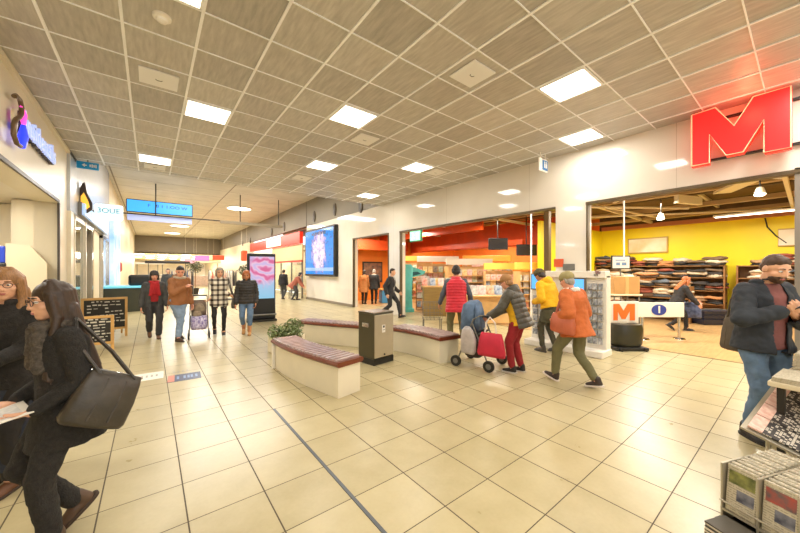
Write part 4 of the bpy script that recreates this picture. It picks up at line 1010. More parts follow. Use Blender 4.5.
MB().box((0, .24, .115), (.34, .5, .012)).build('shelf', m_wire, t); MB().box((0, .26, .02), (.4, .56, .04), bev=.01).build('base', m_dark, t)
MB().tube([(-.17, -.015, .17), (.17, -.015, .17)], .006).build('front_rail', m_wire, t); MB().tube([(-.17, .49, .4), (.17, .49, .4)], .006).build('rear_rail', m_wire, t)
M_ = Matrix.Translation(rk) @ Matrix.Rotation(az, 4, 'Z')
for c in range(2):
    for k in range(11):
        o = bpy.data.objects.new('newspaper', pmesh[(k+c) % 4]); C.objects.link(o)
        o.location = M_ @ V(((-.0825, .0825)[c], .008+k*.040, .122+.0*k)); o.rotation_euler = (R(-6+rnd.uniform(-2, 2)), 0, az+rnd.uniform(-.02, .02)); o.scale = (1, 1.2+.7*(k > 0), 1.03+.008*k)
        first = ['front newspaper with a green photo in the low wire rack', 'front newspaper with a red photo in the low wire rack']
        if k == 0: tag(o, first[c], 'newspaper', 'newspapers in the low wire rack')
        else: tag(o, 'folded newspaper standing behind the front one in the low wire rack', 'newspaper', 'newspapers in the low wire rack')
t = thing('paper_bundle', 'striped bundle of papers on the floor in front of the wire rack', 'paper bundle', rk+er*-.02+V((er.y, -er.x, 0))*.12, az)
for k in range(9): MB().box((0, 0, .006+.011*k), (.24, .17, .008), rnd.uniform(-.06, .06)).build('sheet', m_paper if k % 2 else mat('dark_paper_edge', (84, 78, 68), .6), t)
# tilted shelf of puzzle magazines under the table edge
def puzzle():
    m = mat('puzzle_grid_page', (220, 214, 200), .5); g = G(m); x, y, z = g.sep()
    idv = g.comb(g.m('FLOOR', g.m('MULTIPLY', x, 64.0)), g.m('FLOOR', g.m('MULTIPLY', y, 64.0)), 0.0)
    w = g.white(idv); gl = g.m('MAXIMUM', g.line(x, 0, 1/64, .003), g.line(y, 0, 1/64, .003))
    dk = g.m('MAXIMUM', g.m('GREATER_THAN', w, .45), gl)
    g.out('Base Color', g.mix(dk, lin((206, 196, 180)), lin((52, 46, 44)))); return m
sc = V((3.80, .03, .48))
tilt = Matrix.Translation(sc) @ Matrix.Rotation(aN, 4, 'Z') @ Matrix.Rotation(R(-12), 4, 'Y') @ Matrix.Rotation(R(18), 4, 'X')
t = thing('magazine_shelf', 'tilted wire shelf of puzzle magazines below the newsstand table', 'shelf', (3.80, .03, 0), aN)
mb = MB(); mb.box((.0, 0, -.012), (.86, .46, .016), mx=Matrix.Translation((0, 0, .48)) @ Matrix.Rotation(R(-12), 4, 'Y') @ Matrix.Rotation(R(18), 4, 'X')); mb.build('shelf', m_wire, t)
for x in (-.36, .36): MB().cyl((x, .1, 0), (x, .1, .49+.2*x), .012).build('leg', m_wire, t)
for i in range(4):
    o = MB().box((0, -.03, .01), (.19, .32, .012), bev=.003).build('puzzle_magazine', puzzle()); o.matrix_world = tilt @ Matrix.Translation((-.31+.205*i, 0, 0)); 
    s_ = MB().box((0, .165, .012), (.192, .075, .016), bev=.003).build('cover_strip', mat('pink_title_strip', (214, 160, 142), .5, vs=30, col2=(236, 206, 190)), o)
    tag(o, ['puzzle magazine at the low left end of the tilted shelf', 'puzzle magazine second from the low left end of the tilted shelf', 'puzzle magazine second from the high right end of the tilted shelf', 'puzzle magazine at the high right end of the tilted shelf'][i], 'magazine', 'puzzle magazines on the tilted shelf')
Mt = Matrix.Translation(tb) @ Matrix.Rotation(aN, 4, 'Z')
flat = []
for i, m in enumerate(nm):
    o_ = MB().box((0, 0, .006), (.38, .27, .012), bev=.004, seg=1); me = bpy.data.meshes.new('newspaper'); o_.bm.to_mesh(me); o_.bm.free(); me.materials.append(mat('flat_news_%d' % i, (172, 162, 136), .6, vs=18, col2=(200, 190, 168), stretch=(1, 6, 1))); flat.append(me)
def flatnews(x, y, z, r, label, grp):
    o = bpy.data.objects.new('newspaper', flat[rnd.randrange(4)]); C.objects.link(o); o.location = Mt @ V((x, y, z)); o.rotation_euler = (0, 0, aN+r); tag(o, label, 'newspaper', grp)
for k in range(3): flatnews(.2, -.15, .756+.0125*k, .02*k, ['newspaper at the corner of the newsstand table, lowest', 'newspaper at the corner of the newsstand table, middle', 'newspaper lying on top at the corner of the newsstand table'][k], 'newspapers at the table corner')
for k in range(3): flatnews(.22, -.46, .756+.0125*k, -.03*k, 'newspaper in the thin pile at the front edge of the newsstand table', 'newspapers at the front table edge')
for k in range(12): flatnews(.72, -.17, .756+.0125*k, rnd.uniform(-.05, .05), 'newspaper in the tall pile in front of the man with the phone', 'newspapers in the tall pile')
for k in range(14): flatnews(1.2, -.2, .756+.0125*k, rnd.uniform(-.05, .05), 'newspaper in the tall pile at the right picture edge', 'newspapers in the far pile')
# ------------------------------------------------------------------ people
def ik(a, c, l1, l2, pole):
    d = c-a; L = min(d.length, (l1+l2)*.999); dn = d.normalized()
    x = (l1*l1-l2*l2+L*L)/(2*L); h = math.sqrt(max(0, l1*l1-x*x))
    p = (pole-dn*pole.dot(dn)).normalized()
    return a+dn*x+p*h
SKIN = mat('skin', (226, 172, 138), .5, var=.06, vs=9)
SKINS = {'light': SKIN, 'tan': mat('tan_skin', (188, 128, 92), .5, var=.06, vs=9), 'rosy': mat('rosy_skin', (226, 160, 130), .5, var=.06, vs=9)}
m_lip = mat('lip', (176, 92, 84), .45); m_eyew = mat('eye_white', (236, 232, 226), .2); m_iris = mat('dark_iris', (46, 34, 26), .15)
def cloth(name, c, rough=.8, var=.12, vs=7, bump=.35, bs=26, **k): return mat(name, c, rough, var=var, vs=vs, bump=bump, bs=bs, **k)
def plaid():
    m = mat('plaid_flannel', (214, 204, 186), .8); g = G(m); x, y, z = g.sep()
    a = g.m('LESS_THAN', g.m('FRACT', g.m('MULTIPLY', g.m('ADD', x, 3.0), 8.0)), .42); b_ = g.m('LESS_THAN', g.m('FRACT', g.m('MULTIPLY', z, 8.0)), .42)
    f = g.m('MULTIPLY', g.m('ADD', a, b_), .5)
    g.out('Base Color', g.ramp(f, [(0, (232, 224, 206)), (.5, (136, 124, 108)), (1, (52, 46, 42))])); return m
def person(label, pos, fwd, H, feet=((-.1, .1, 0), (.1, -.1, 20)), hands=((-.26, .05, .78), (.26, .05, .78)), lean=4, head=(5, 0), crouch=0, vox=.009, near=False,
           skin='light', hair=None, top=None, legs=None, shoes=((40, 36, 34), (60, 56, 52)), extras=(), handdir=None, curl=35, group=None, thick=1.0, twist=0):
    sk = SKINS[skin]
    fwd = dl(pos, *fwd[:2]) if len(fwd) == 2 else fwd
    f = V((fwd[0], fwd[1], 0)).normalized(); rz = math.atan2(-f.x, f.y)
    root = thing('person', label, 'person', (pos[0], pos[1], 0), rz, group); s = H/1.74; root.scale = (s, s, s)
    # joints
    ank = []; fm = []
    for (x, y, p, *ex) in feet:
        yaw = ex[0] if ex else 0
        rm = Matrix.Rotation(R(yaw), 3, 'Z') @ Matrix.Rotation(R(-p), 3, 'X')
        z = -min((rm @ V(q)).z for q in ((0, -.065, -.085), (0, .185, -.085), (0, .12, -.085)))+(ex[1] if len(ex) > 1 else 0)
        ank.append(V((x, y, z))); fm.append(rm)
    Lt, Ls = .435, .425
    cx = (feet[0][0]+feet[1][0])/2; cy = (feet[0][1]+feet[1][1])/2
    bal = -.25*math.sin(R(lean))*.5
    hipz = min(.965, min(a.z+math.sqrt(max(.05, (.997*(Lt+Ls))**2-(a.y-cy-bal)**2-(abs(a.x-cx)-.09)**2)) for a in ank))-crouch
    P_ = V((cx, cy+bal, hipz))
    hip = [P_+V((-.092, 0, -.02)), P_+V((.092, 0, -.02))]
    knee = [ik(hip[i], ank[i], Lt, Ls, V(((-.12, .12)[i], 1, 0))) for i in (0, 1)]
    T = Matrix.Translation(P_) @ Matrix.Rotation(R(-lean), 4, 'X') @ Matrix.Rotation(R(twist), 4, 'Z')
    sh = [T @ V((-.170, -.005, .435)), T @ V((.170, -.005, .435))]
    wr, el = [], []
    for i in (0, 1):
        h = V(hands[i][:3]); sd = (-1, 1)[i]
        d = h-sh[i]
        if d.length > .555: h = sh[i]+d.normalized()*.555
        wr.append(h); pole = V(hands[i][3]) if len(hands[i]) > 3 else V((sd*.45, -1, -.35))
        el.append(ik(sh[i], h, .295, .265, pole))
    nb = T @ V((0, .0, .50))
    Hm = Matrix.Translation(nb) @ Matrix.Rotation(R(-lean*.35), 4, 'X') @ Matrix.Rotation(R(head[1]), 4, 'Z') @ Matrix.Rotation(R(-head[0]), 4, 'X') @ Matrix.Translation((0, .022, .165))
    # ---- body: one continuous surface
    b = MB()
    b.loft([((0, 0, -.11), .10, .08), ((0, 0, -.06), .15, .105), ((0, 0, .05), .152, .105), ((0, 0, .16), .13, .095), ((0, .005, .3), .15, .11), ((0, 0, .42), .155, .1), ((0, 0, .48), .10, .075), ((0, 0, .52), .055, .055)], T)
    b.capsule(T @ V((0, -.005, .44)), .062, Hm @ V((0, -.02, -.06)), .053)
    for i in (0, 1):
        sd = (-1, 1)[i]
        b.capsule(hip[i], .082, knee[i], .049); b.capsule(knee[i], .048, ank[i]+V((0, 0, .02)), .034)
        b.capsule(knee[i]*.62+ank[i]*.38+V((0, -.016, 0)), .045, ank[i]*.75+knee[i]*.25, .036)
        b.capsule(ank[i]+fm[i] @ V((0, -.035, -.045)), .036, ank[i]+fm[i] @ V((0, .13, -.06)), .024); b.capsule(ank[i], .038, ank[i]+fm[i] @ V((0, -.02, -.04)), .036)
        b.capsule(T @ V((sd*.08, 0, .45)), .05, sh[i], .054); b.capsule(sh[i], .056, el[i], .043); b.capsule(el[i], .042, wr[i], .027)
    # hands with four fingers and a thumb
    for i in (0, 1):
        sd = (-1, 1)[i]
        fd = (wr[i]-el[i]).normalized()
        if handdir and handdir[i]: fd = V(handdir[i][0]).normalized(); n = V(handdir[i][1])
        else: n = V((-sd, .15, 0))
        n = (n-fd*n.dot(fd)).normalized(); sv = fd.cross(n).normalized()
        # thumb side: towards the front / up
        if sv.dot(V((0, 1, .6))) < 0: sv = -sv
        w0 = wr[i]; cu = R(curl)
        for k in range(4):
            o_ = (.030, .010, -.010, -.029)[k]
            b.capsule(w0+sv*o_*.6, .016, w0+fd*.085+sv*o_, .0135)
            L = (.042, .047, .043, .034)[k]; p = w0+fd*.088+sv*o_*1.08; a = cu*.6
            for j in range(3):
                dd = fd*math.cos(a)+n*math.sin(a); q = p+dd*L*(1, .72, .55)[j]
                b.capsule(p, (.0098, .009, .0082)[j], q, (.009, .0082, .007)[j], 8); p = q; a += cu
        tb_ = w0+fd*.022+sv*.022; t1 = tb_+fd*.035+sv*.032+n*.012; t2 = t1+fd*.032+sv*.006+n*.012
        b.capsule(tb_, .016, t1, .0125, 8); b.capsule(t1, .0118, t2, .009, 8)
    # head
    b.ell((0, -.012, .03), (.076, .096, .094), Hm); b.ell((0, .022, -.03), (.062, .072, .085), Hm); b.ell((0, .050, -.082), (.034, .034, .03), Hm)
    b.ell((.036, .045, -.02), (.03, .035, .03), Hm); b.ell((-.036, .045, -.02), (.03, .035, .03), Hm)
    b.capsule(Hm @ V((-.036, .072, .034)), .014, Hm @ V((.036, .072, .034)), .014, 8)
    b.capsule(Hm @ V((0, .084, .024)), .0095, Hm @ V((0, .102, -.022)), .0125, 10); b.ell((.012, .094, -.026), (.009, .011, .008), Hm); b.ell((-.012, .094, -.026), (.009, .011, .008), Hm)
    b.ell((0, .083, -.054), (.026, .014, .012), Hm)
    for sd in (-1, 1): b.ell((sd*.079, -.012, -.0), (.011, .022, .032), Hm)
    link('body', remesh(b, .0052 if near else vox, 3, .4), sk, root, 'full')
    # face
    if near or vox < .0095:
        for sd in (-1, 1):
            e = MB(); e.ell((sd*.032, .075, .013), (.0135, .0125, .0095), Hm, 12, 8); eo = e.build('eye', m_eyew if near else m_iris, root, 'full')
            if near:
                e = MB(); e.ell((sd*.032, .0855, .012), (.0062, .004, .0062), Hm, 10, 6); e.build('iris', m_iris, eo, 'full')
            hc = hair['mat'] if hair and 'mat' in hair else m_iris
            e = MB(); e.tube([Hm @ V(q) for q in ((sd*.015, .088, .038), (sd*.034, .087, .043), (sd*.052, .075, .037))], [.004, .0045, .0025], 6); e.build('eyebrow', hc, root, 'full')
        e = MB(); e.ell((0, .0915, -.0535), (.023, .0065, .0045), Hm, 14, 8); e.ell((0, .0905, -.061), (.019, .0065, .0055), Hm, 14, 8); e.build('lips', m_lip, root, 'full')
    # ---- clothes
    v2 = .0105 if not near else .008
    if legs:
        k = legs.get('w', 1.0); b = MB()
        b.loft([((0, 0, -.13), .12, .115), ((0, 0, -.06), .172, .13), ((0, 0, .04), .165, .122), ((0, 0, .1), .155, .112)], T)
        hem = legs.get('hem', .05)
        for i in (0, 1):
            dn = (ank[i]-knee[i]).normalized(); end = ank[i]-dn*hem
            b.capsule(hip[i], .104*k, knee[i]+V((0, .0, 0)), .071*k); b.capsule(knee[i], .071*k, end, legs.get('rh', .056))
            b.capsule(hip[i]+V((0, -.03, .0)), .1*k, hip[i]*.6+knee[i]*.4, .09*k)
        link('trousers', remesh(b, v2, 5, .5, legs.get('wr', .022), .09), legs['mat'], root, 'full')
    for i in (0, 1):
        b = MB(); A = Matrix.Translation(ank[i]) @ fm[i].to_4x4()
        b.capsule(A @ V((0, -.03, -.045)), .044, A @ V((0, .05, -.045)), .042); b.capsule(A @ V((0, .05, -.045)), .04, A @ V((0, .145, -.058)), .028)
        b.capsule(A @ V((.016, .06, -.06)), .03, A @ V((.018, .13, -.062)), .024); b.capsule(A @ V((-.012, .06, -.06)), .03, A @ V((-.012, .13, -.062)), .024)
        sh_h = legs.get('boot', 0) if legs else 0
        b.capsule(A @ V((0, -.025, -.03)), .046, A @ V((0, -.02, .02+sh_h)), .046+.012*(sh_h > 0))
        bm2 = remesh(b, .008, 3, .4); cut(bm2, lambda c, A=A: (A.inverted() @ c).z < -.0815)
        so = link('shoe', bm2, mat('shoe_%d_%d_%d' % shoes[0], shoes[0], .5, var=.1), root, 'full')
        b = MB(); b.loft([((0, .052, -.088), .046, .142), ((0, .052, -.07), .048, .146), ((0, .052, -.064), .044, .14)], A, 20, 2.6); b.build('sole', mat('sole_%d_%d_%d' % shoes[1], shoes[1], .6), so, True)
    for tp in (top if isinstance(top, (list, tuple)) else [top]):
        if not tp: continue
        b = MB(); q = tp.get('t', 0); bodyless = tp.get('arms_only')
        hemz = tp.get('hem', -.1); hw, hd = tp.get('hemr', (.19, .145))
        rings = [((0, 0, hemz), hw+q, hd+q)]
        if hemz < -.02: rings.append(((0, 0, .02), .178+q, .138+q))
        if tp.get('belly'): rings += [((0, .03, .14), .18+q, .16+q)]
        else: rings += [((0, .0, .14), .168+q, .125+q)]
        rings += [((0, .0, .3), .180+q, .138+q), ((0, -.005, .40), .182+q*.8, .13+q), ((0, -.005, .465), .13+q*.6, .102+q*.7), ((0, 0, .515), .085, .08)]
        if not bodyless: b.loft(rings, T, 28, 2.3)
        if tp.get('skirt'):
            rr = []
            for dz, rx, ry, dy in tp['skirt']: rr.append((P_+V((0, dy, dz)), rx, ry, Matrix()))
            b.skin([[V((c.x+rx*math.cos(2*math.pi*j/28), c.y+ry*math.sin(2*math.pi*j/28), c.z)) for j in range(28)] for c, rx, ry, _ in rr])
        if tp.get('sleeves', 1):
            r0 = tp.get('r', .062)+q
            for i in (0, 1):
                sd = (-1, 1)[i]; dn = (wr[i]-el[i]).normalized()
                b.capsule(T @ V((sd*.06, 0, .445)), .06+q*.5, sh[i]+V((0, 0, -.008)), r0+.002); b.capsule(sh[i], r0+.004, el[i], r0-.006); b.capsule(el[i], r0-.006, wr[i]-dn*(.03 if 1 else .03), r0-.018)
        if tp.get('hood'):
            b.ell((0, -.085, .50), (.115, .075, .085), T); b.capsule(T @ V((-.07, .0, .52)), .035, T @ V((0, -.1, .55)), .05); b.capsule(T @ V((.07, .0, .52)), .035, T @ V((0, -.1, .55)), .05)
        if tp.get('collar'):
            for a in range(10):
                th0, th1 = R(130+a*28), R(130+(a+1)*28)
                b.capsule(T @ V((.078*math.cos(th0), .075*math.sin(th0)-.0, .525+.012*math.sin(th0))), .026, T @ V((.078*math.cos(th1), .075*math.sin(th1), .525+.012*math.sin(th1))), .026, 8)
        me = remesh(b, v2, 5, .5, tp.get('wr', .026), tp.get('ws', .10))
        if tp.get('quilt'):
            Ti = T.inverted(); w = tp['quilt']; me.calc_loop_triangles() if False else None
            nn = [v.normal.copy() for v in me.vertices]
            for v, n_ in zip(me.vertices, nn):
                z = (Ti @ v.co).z; v.co += n_*(.013*abs(math.sin(math.pi*z/w))**.6-.006)
        if tp.get('open'):
            Ti = T.inverted(); ow = tp['open']
            cut(me, lambda c: (lambda p: p.y > .0 and abs(p.x) < ow*(1.0+.55*(p.z-.2)) and p.z < .55)(Ti @ c))
        if tp.get('only'):
            Ti = T.inverted(); cut(me, lambda c: not tp['only'](Ti @ c))
        o = link(tp.get('name', 'jacket'), me, tp['mat'], root, 'full')
        if tp.get('open') or tp.get('only'):
            sm = o.modifiers.new('cloth', 'SOLIDIFY'); sm.thickness = .012; sm.offset = 0
        if tp.get('lab'): o['label'] = tp['lab']
    # ---- hair and headwear
    if hair:
        st = hair.get('style', 'short'); hm = hair['mat'] if 'mat' in hair else None
        if hm:
            b = MB()
            if st in ('short', 'man'):
                b.ell((0, -.022, .042), (.081, .095, .090), Hm); b.ell((0, .012, .078), (.068, .060, .048), Hm)
                if st == 'man': b.ell((0, -.05, -.0), (.078, .06, .06), Hm)
                else: b.ell((0, -.055, -.02), (.08, .055, .075), Hm); b.capsule(Hm @ V((-.075, -.02, .03)), .02, Hm @ V((-.075, -.03, -.04)), .016); b.capsule(Hm @ V((.075, -.02, .03)), .02, Hm @ V((.075, -.03, -.04)), .016)
            elif st == 'bob':
                b.ell((0, -.02, .045), (.09, .105, .092), Hm); b.ell((0, -.05, -.04), (.092, .062, .09), Hm)
                for sd in (-1, 1): b.capsule(Hm @ V((sd*.078, .012, .04)), .024, Hm @ V((sd*.082, .01, -.085)), .02)
            elif st == 'long':
                b.ell((0, -.022, .046), (.088, .104, .092), Hm); b.ell((0, -.05, -.03), (.09, .065, .10), Hm)
                L = hair.get('len', .34)
                for sd in (-1, 1):
                    if not near: b.capsule(Hm @ V((sd*.05, .045, .105)), .02, Hm @ V((sd*.08, .02, .03)), .024)
                    else: b.capsule(Hm @ V((sd*.012, .042, .103)), .012, Hm @ V((sd*.072, .028, .055)), .016)
                    b.capsule(Hm @ V((sd*.08, .02, .04)), .024, Hm @ V((sd*.086, .012, -.12)), .028)
                    b.capsule(Hm @ V((sd*.086, .012, -.10)), .03, T @ V((sd*.105, .09, .48-L*.75)), .022)
                for x in (-.07, -.035, 0, .035, .07): b.capsule(Hm @ V((x, -.07, -.05)), .04, T @ V((x*1.5, -.15, .50-L)), .024)
                if near:
                    rr = random.Random(len(label)); nst = 78
                    for j in range(nst):
                        th = R(-128+256*j/(nst-1)); sx_, cy_ = math.sin(th), -math.cos(th)    # 0 is the back of the head
                        a0 = Hm @ V((sx_*.03, -.01+cy_*.02, .138)); a1 = Hm @ V((sx_*.086, -.018+cy_*.098, .062)); a2 = Hm @ V((sx_*.094, -.02+cy_*.098, -.03)); a3 = Hm @ V((sx_*.088, -.03+cy_*.085, -.12))
                        ln_ = L*rr.uniform(.88, 1.05)
                        a4 = T @ V((sx_*.14, -.02+cy_*.13+(.03 if cy_ > .2 else 0), .50-ln_*.55)); a5 = T @ V((sx_*.15+rr.uniform(-.01, .01), -.03+cy_*.155+(.05 if cy_ > .2 else 0), .50-ln_))
                        rj = rr.uniform(.009, .015)
                        for q0, q1, r_0, r_1 in ((a0, a1, rj*.8, rj), (a1, a2, rj, rj), (a2, a3, rj, rj), (a3, a4, rj, rj*.95), (a4, a5, rj*.95, rj*.5)): b.capsule(q0, r_0, q1, r_1, 6)
            hme = None
            if st in ('short', 'man', 'bob'):
                Hi = Hm.inverted(); hme = cut(remesh(b, .0065, 3, .4, .010, .03), lambda c: (lambda p: p.y > .0 and p.z < .040+.45*p.y and (st != 'bob' or abs(p.x) < .064) and (st != 'short' or abs(p.x) < .07))(Hi @ c))
            link('hair', hme if hme else remesh(b, .0055, 2, .35) if near and st == 'long' else remesh(b, .0075, 4, .5, .012, .03), hm, root, 'full')
        if hair.get('hat'):
            b = MB(); b.ell((0, -.018, .062), (.096, .112, .088), Hm)
            if hair['hat'] == 'cap': b.ell((0, .10, .045), (.07, .06, .012), Hm)
            if hair['hat'] == 'knit': b.loft([((0, -.015, .03), .096, .112), ((0, -.015, .065), .099, .116)], Hm)
            if hair['hat'] == 'hood': b.ell((0, -.05, -.02), (.11, .09, .13), Hm); b.ell((0, -.02, .05), (.104, .118, .1), Hm)
            me = remesh(b, .009, 3, .5, .008, .05); Hi = Hm.inverted(); zc = -.2 if hair['hat'] == 'hood' else .005
            cut(me, lambda c: (lambda p: p.z < zc or (p.y > .045 and p.z < .075 and hair['hat'] == 'hood'))(Hi @ c))
            o = link('hat' if hair['hat'] != 'hood' else 'hood', me, hair['hatmat'], root, 'full'); sm = o.modifiers.new('cloth', 'SOLIDIFY'); sm.thickness = .008
        if hair.get('beard'):
            b = MB(); b.ell((0, .040, -.06), (.060, .058, .055), Hm); b.ell((0, .062, -.085), (.036, .03, .03), Hm); b.capsule(Hm @ V((-.024, .086, -.043)), .008, Hm @ V((.024, .086, -.043)), .008)
            me = remesh(b, .006, 2, .4, .008, .02); Hi = Hm.inverted()
            cut(me, lambda c: (lambda p: (abs(p.x) < .024 and -.066 < p.z < -.047) or p.z > -.03)(Hi @ c)); link('beard', me, hair['mat'], root, 'full')
        if hair.get('glasses'):
            b = MB()
            for sd in (-1, 1):
                c = V((sd*.033, .1, .012)); b.tube([Hm @ (c+V((.025*math.cos(a), -.004*abs(math.cos(a)), .02*math.sin(a)))) for a in [k*math.pi/10 for k in range(21)]], .0022, 6)
                b.tube([Hm @ V((sd*.058, .098, .016)), Hm @ V((sd*.078, .06, .018)), Hm @ V((sd*.082, -.01, .012))], .0022, 6)
            b.tube([Hm @ V((-.009, .103, .016)), Hm @ V((0, .108, .019)), Hm @ V((.009, .103, .016))], .0022, 6)
            b.build('glasses', mat('dark_glasses', (48, 30, 28), .3), root, 'full')
    for ex in extras: ex(root, T, Hm, dict(sh=sh, el=el, wr=wr, P=P_, hip=hip, knee=knee, ank=ank))
    return root, T, Hm, dict(sh=sh, el=el, wr=wr, P=P_, s=s, rz=rz, pos=V((pos[0], pos[1], 0)), M=Matrix.Translation((pos[0], pos[1], 0)) @ Matrix.Rotation(rz, 4, 'Z') @ Matrix.Scale(s, 4))
def scarf(m, fur=0, w=.105, drop=.3, name='scarf'):
    def f(root, T, Hm, J):
        b = MB()
        for a in range(12):
            t0, t1 = R(a*30), R((a+1)*30)
            b.capsule(T @ V((w*.85*math.cos(t0), .082*math.sin(t0), .515)), .036, T @ V((w*.85*math.cos(t1), .082*math.sin(t1), .515)), .036, 8)
        if drop:
            for x in (-.055, .05): b.capsule(T @ V((x, .10, .50)), .04, T @ V((x*1.7, .12, .50-drop)), .04)
            b.capsule(T @ V((0, .11, .48)), .045, T @ V((0, .122, .50-drop*.9)), .045)
        o = link(name, remesh(b, .009, 4, .5, .03 if fur else .014, .03 if fur else .08), m, root, 'full')
    return f
def dl(p, a, b):
    d = V((p[0], p[1], 0)).normalized(); return V((d.y, -d.x, 0))*a+d*b
def dirv(a, b): return F2*b+R2*a               # a: to the viewer's right, b: away from the viewer
blk = cloth('black_wool', (40, 37, 34), .9, var=.35, vs=40, bump=.8, bs=120)
blk2 = cloth('black_leggings', (34, 31, 30)); dgrey = cloth('dark_grey_coat', (72, 72, 70)); jean = cloth('blue_denim', (94, 118, 146), var=.2); jean2 = cloth('pale_blue_denim', (128, 148, 172), var=.2)
olive = cloth('olive_trousers', (112, 108, 74)); navyj = cloth('navy_jacket_cloth', (44, 48, 54)); maroon = cloth('maroon_knit', (122, 72, 66))
hbrown = mat('dark_brown_hair', (58, 42, 30), .45, var=.35, vs=30, stretch=(6, 6, 1)); hblack = mat('black_hair', (40, 32, 28), .45, var=.3, vs=30); hauburn = mat('auburn_hair', (166, 92, 44), .5, var=.25, vs=30)
hblond = mat('light_brown_hair', (146, 104, 62), .5, var=.3, vs=30, stretch=(6, 6, 1)); hgrey = mat('grey_hair', (160, 152, 140), .6, var=.2, vs=30); htan = mat('sandy_hair', (156, 112, 66), .5, var=.25, vs=30)
TOES = dict()

# woman with the shoulder bag, near left
pw = cp(73, 1.95)
W1 = person('woman in fuzzy black coat and glasses walking with a black leather shoulder bag', pw, (-1, -.22), 1.54, feet=((-.09, .12, 0), (.07, -.03, 38)), hands=((-.17, .22, .95, V((-.35, -1, -.5))), (.10, .25, .96)),
            lean=3, head=(6, 6), near=True, hair=dict(mat=hbrown, style='long', len=.34, glasses=1), top=dict(mat=blk, hem=-.27, hemr=(.205, .20), t=.004, wr=.02, name='coat', collar=1),
            legs=dict(mat=blk, w=1.02, rh=.06, hem=.02), shoes=((84, 62, 44), (60, 44, 32)), extras=(scarf(mat('grey_fur', (80, 72, 63), .9, var=.45, vs=50, bump=.8, bs=90), 1, .1, .24),), handdir=((V((.3, 1, -.08)), V((.2, 0, 1))), (V((-.25, 1, -.05)), V((0, 0, 1)))), curl=22)
# woman at the left picture edge
pw2 = cp(12, 2.42)
W2 = person('woman in black coat and long navy skirt at the left picture edge', pw2, (-.6, -.75), 1.62, feet=((-.09, .12, 0), (.09, -.10, 18)), hands=((-.08, .36, 1.02), (.06, .38, 1.0)), lean=3, head=(4, 24), near=True,
            hair=dict(mat=hblond, style='long', len=.26, glasses=1), top=[dict(mat=blk, hem=-.14, hemr=(.21, .17), t=.006, name='coat', collar=1), dict(mat=cloth('navy_skirt', (42, 48, 62), var=.3, vs=14), hem=-.05, sleeves=0, name='skirt', t=-.006, skirt=[(.06, .17, .13, 0), (-.2, .2, .17, .0), (-.5, .22, .2, .0), (-.76, .235, .215, .0)])],
            legs=dict(mat=blk2), shoes=((104, 66, 40), (60, 44, 32)), curl=25)
# man with the phone, near right
pm = cp(763, 3.02)
M1 = person('bearded man in dark navy jacket and jeans looking at a phone by the newsstand', pm, (.74, -.66), 1.77, feet=((-.07, .05, 0, 8), (.08, -.05, 0, -8)), hands=((.0, .22, 1.22, V((-1, -.5, -.5))), (.10, .24, 1.22, V((1, -.5, -.5)))), lean=3, head=(24, -4), near=True,
            skin='light', hair=dict(mat=mat('short_brown_hair', (74, 52, 36), .5, var=.3, vs=40), style='man', beard=1), top=[dict(mat=navyj, hem=-.10, hemr=(.205, .16), t=.014, open=.062, collar=1, name='jacket', wr=.035), dict(mat=maroon, hem=-.07, sleeves=0, t=.0, name='sweater')],
            legs=dict(mat=jean, w=.98, rh=.05, hem=.04, wr=.03), shoes=((36, 34, 34), (30, 28, 28)), handdir=((V((.55, .8, .25)), V((.5, -.2, .8))), (V((-.6, .75, .25)), V((-.5, -.2, .8)))), curl=38)
# the group walking down the hall towards the viewer
ppl = {}
ppl['scarf'] = person('person in open grey coat with red scarf and dark hat walking down the hall', gp(154, 338), (.1, -1), 1.60, feet=((-.08, .12, 0), (.07, -.22, 30)), hands=((-.27, .1, .76), (.26, .02, .78)), lean=4, skin='rosy',
       hair=dict(mat=hbrown, style='bob', hat='knit', hatmat=cloth('charcoal_knit', (58, 54, 52))), top=[dict(mat=dgrey, hem=-.3, hemr=(.21, .17), t=.012, open=.085, name='coat', r=.062), dict(mat=cloth('dark_red_top', (160, 30, 34)), hem=.02, sleeves=0, t=0, name='sweater')], legs=dict(mat=cloth('charcoal_trousers', (56, 54, 54)), w=1.1, rh=.07), extras=(scarf(cloth('red_scarf', (178, 34, 40)), 0, .1, .3),), shoes=((110, 74, 48), (70, 50, 36)))
ppl['brown'] = person('man in brown jacket and pale jeans with one hand raised to his chest', gp(178, 340), (.55, -.85), 1.73, feet=((.10, .16, 0), (-.10, -.12, 16)), hands=((-.25, .10, .80), (.0, .23, 1.22, V((1, -.2, -.8)))), lean=6, head=(22, -28), skin='rosy',
       hair=dict(mat=hblack, style='man'), top=dict(mat=cloth('brown_suede', (150, 96, 54), .7), hem=-.1, t=.016, hood=1, wr=.035), legs=dict(mat=jean2, w=1.05, rh=.065, wr=.035), extras=(scarf(cloth('beige_hood_lining', (186, 172, 152)), 0, .12, 0, 'hood_lining'),), shoes=((72, 50, 36), (50, 40, 32)))
ppl['plaid'] = person('person in black and white plaid jacket and black leggings beside the stroller', gp(219, 335), (.05, -1), 1.68, feet=((-.10, .06, 0), (.09, -.14, 20)), hands=((.30, .1, .82), (-.30, .16, .95)), lean=3, head=(8, 10),
       hair=dict(mat=hgrey, style='bob'), top=dict(mat=plaid(), hem=-.2, hemr=(.20, .155), t=.012, collar=1, name='shirt_jacket'), legs=dict(mat=blk2, w=.82, rh=.042), shoes=((40, 38, 38), (220, 216, 208)))
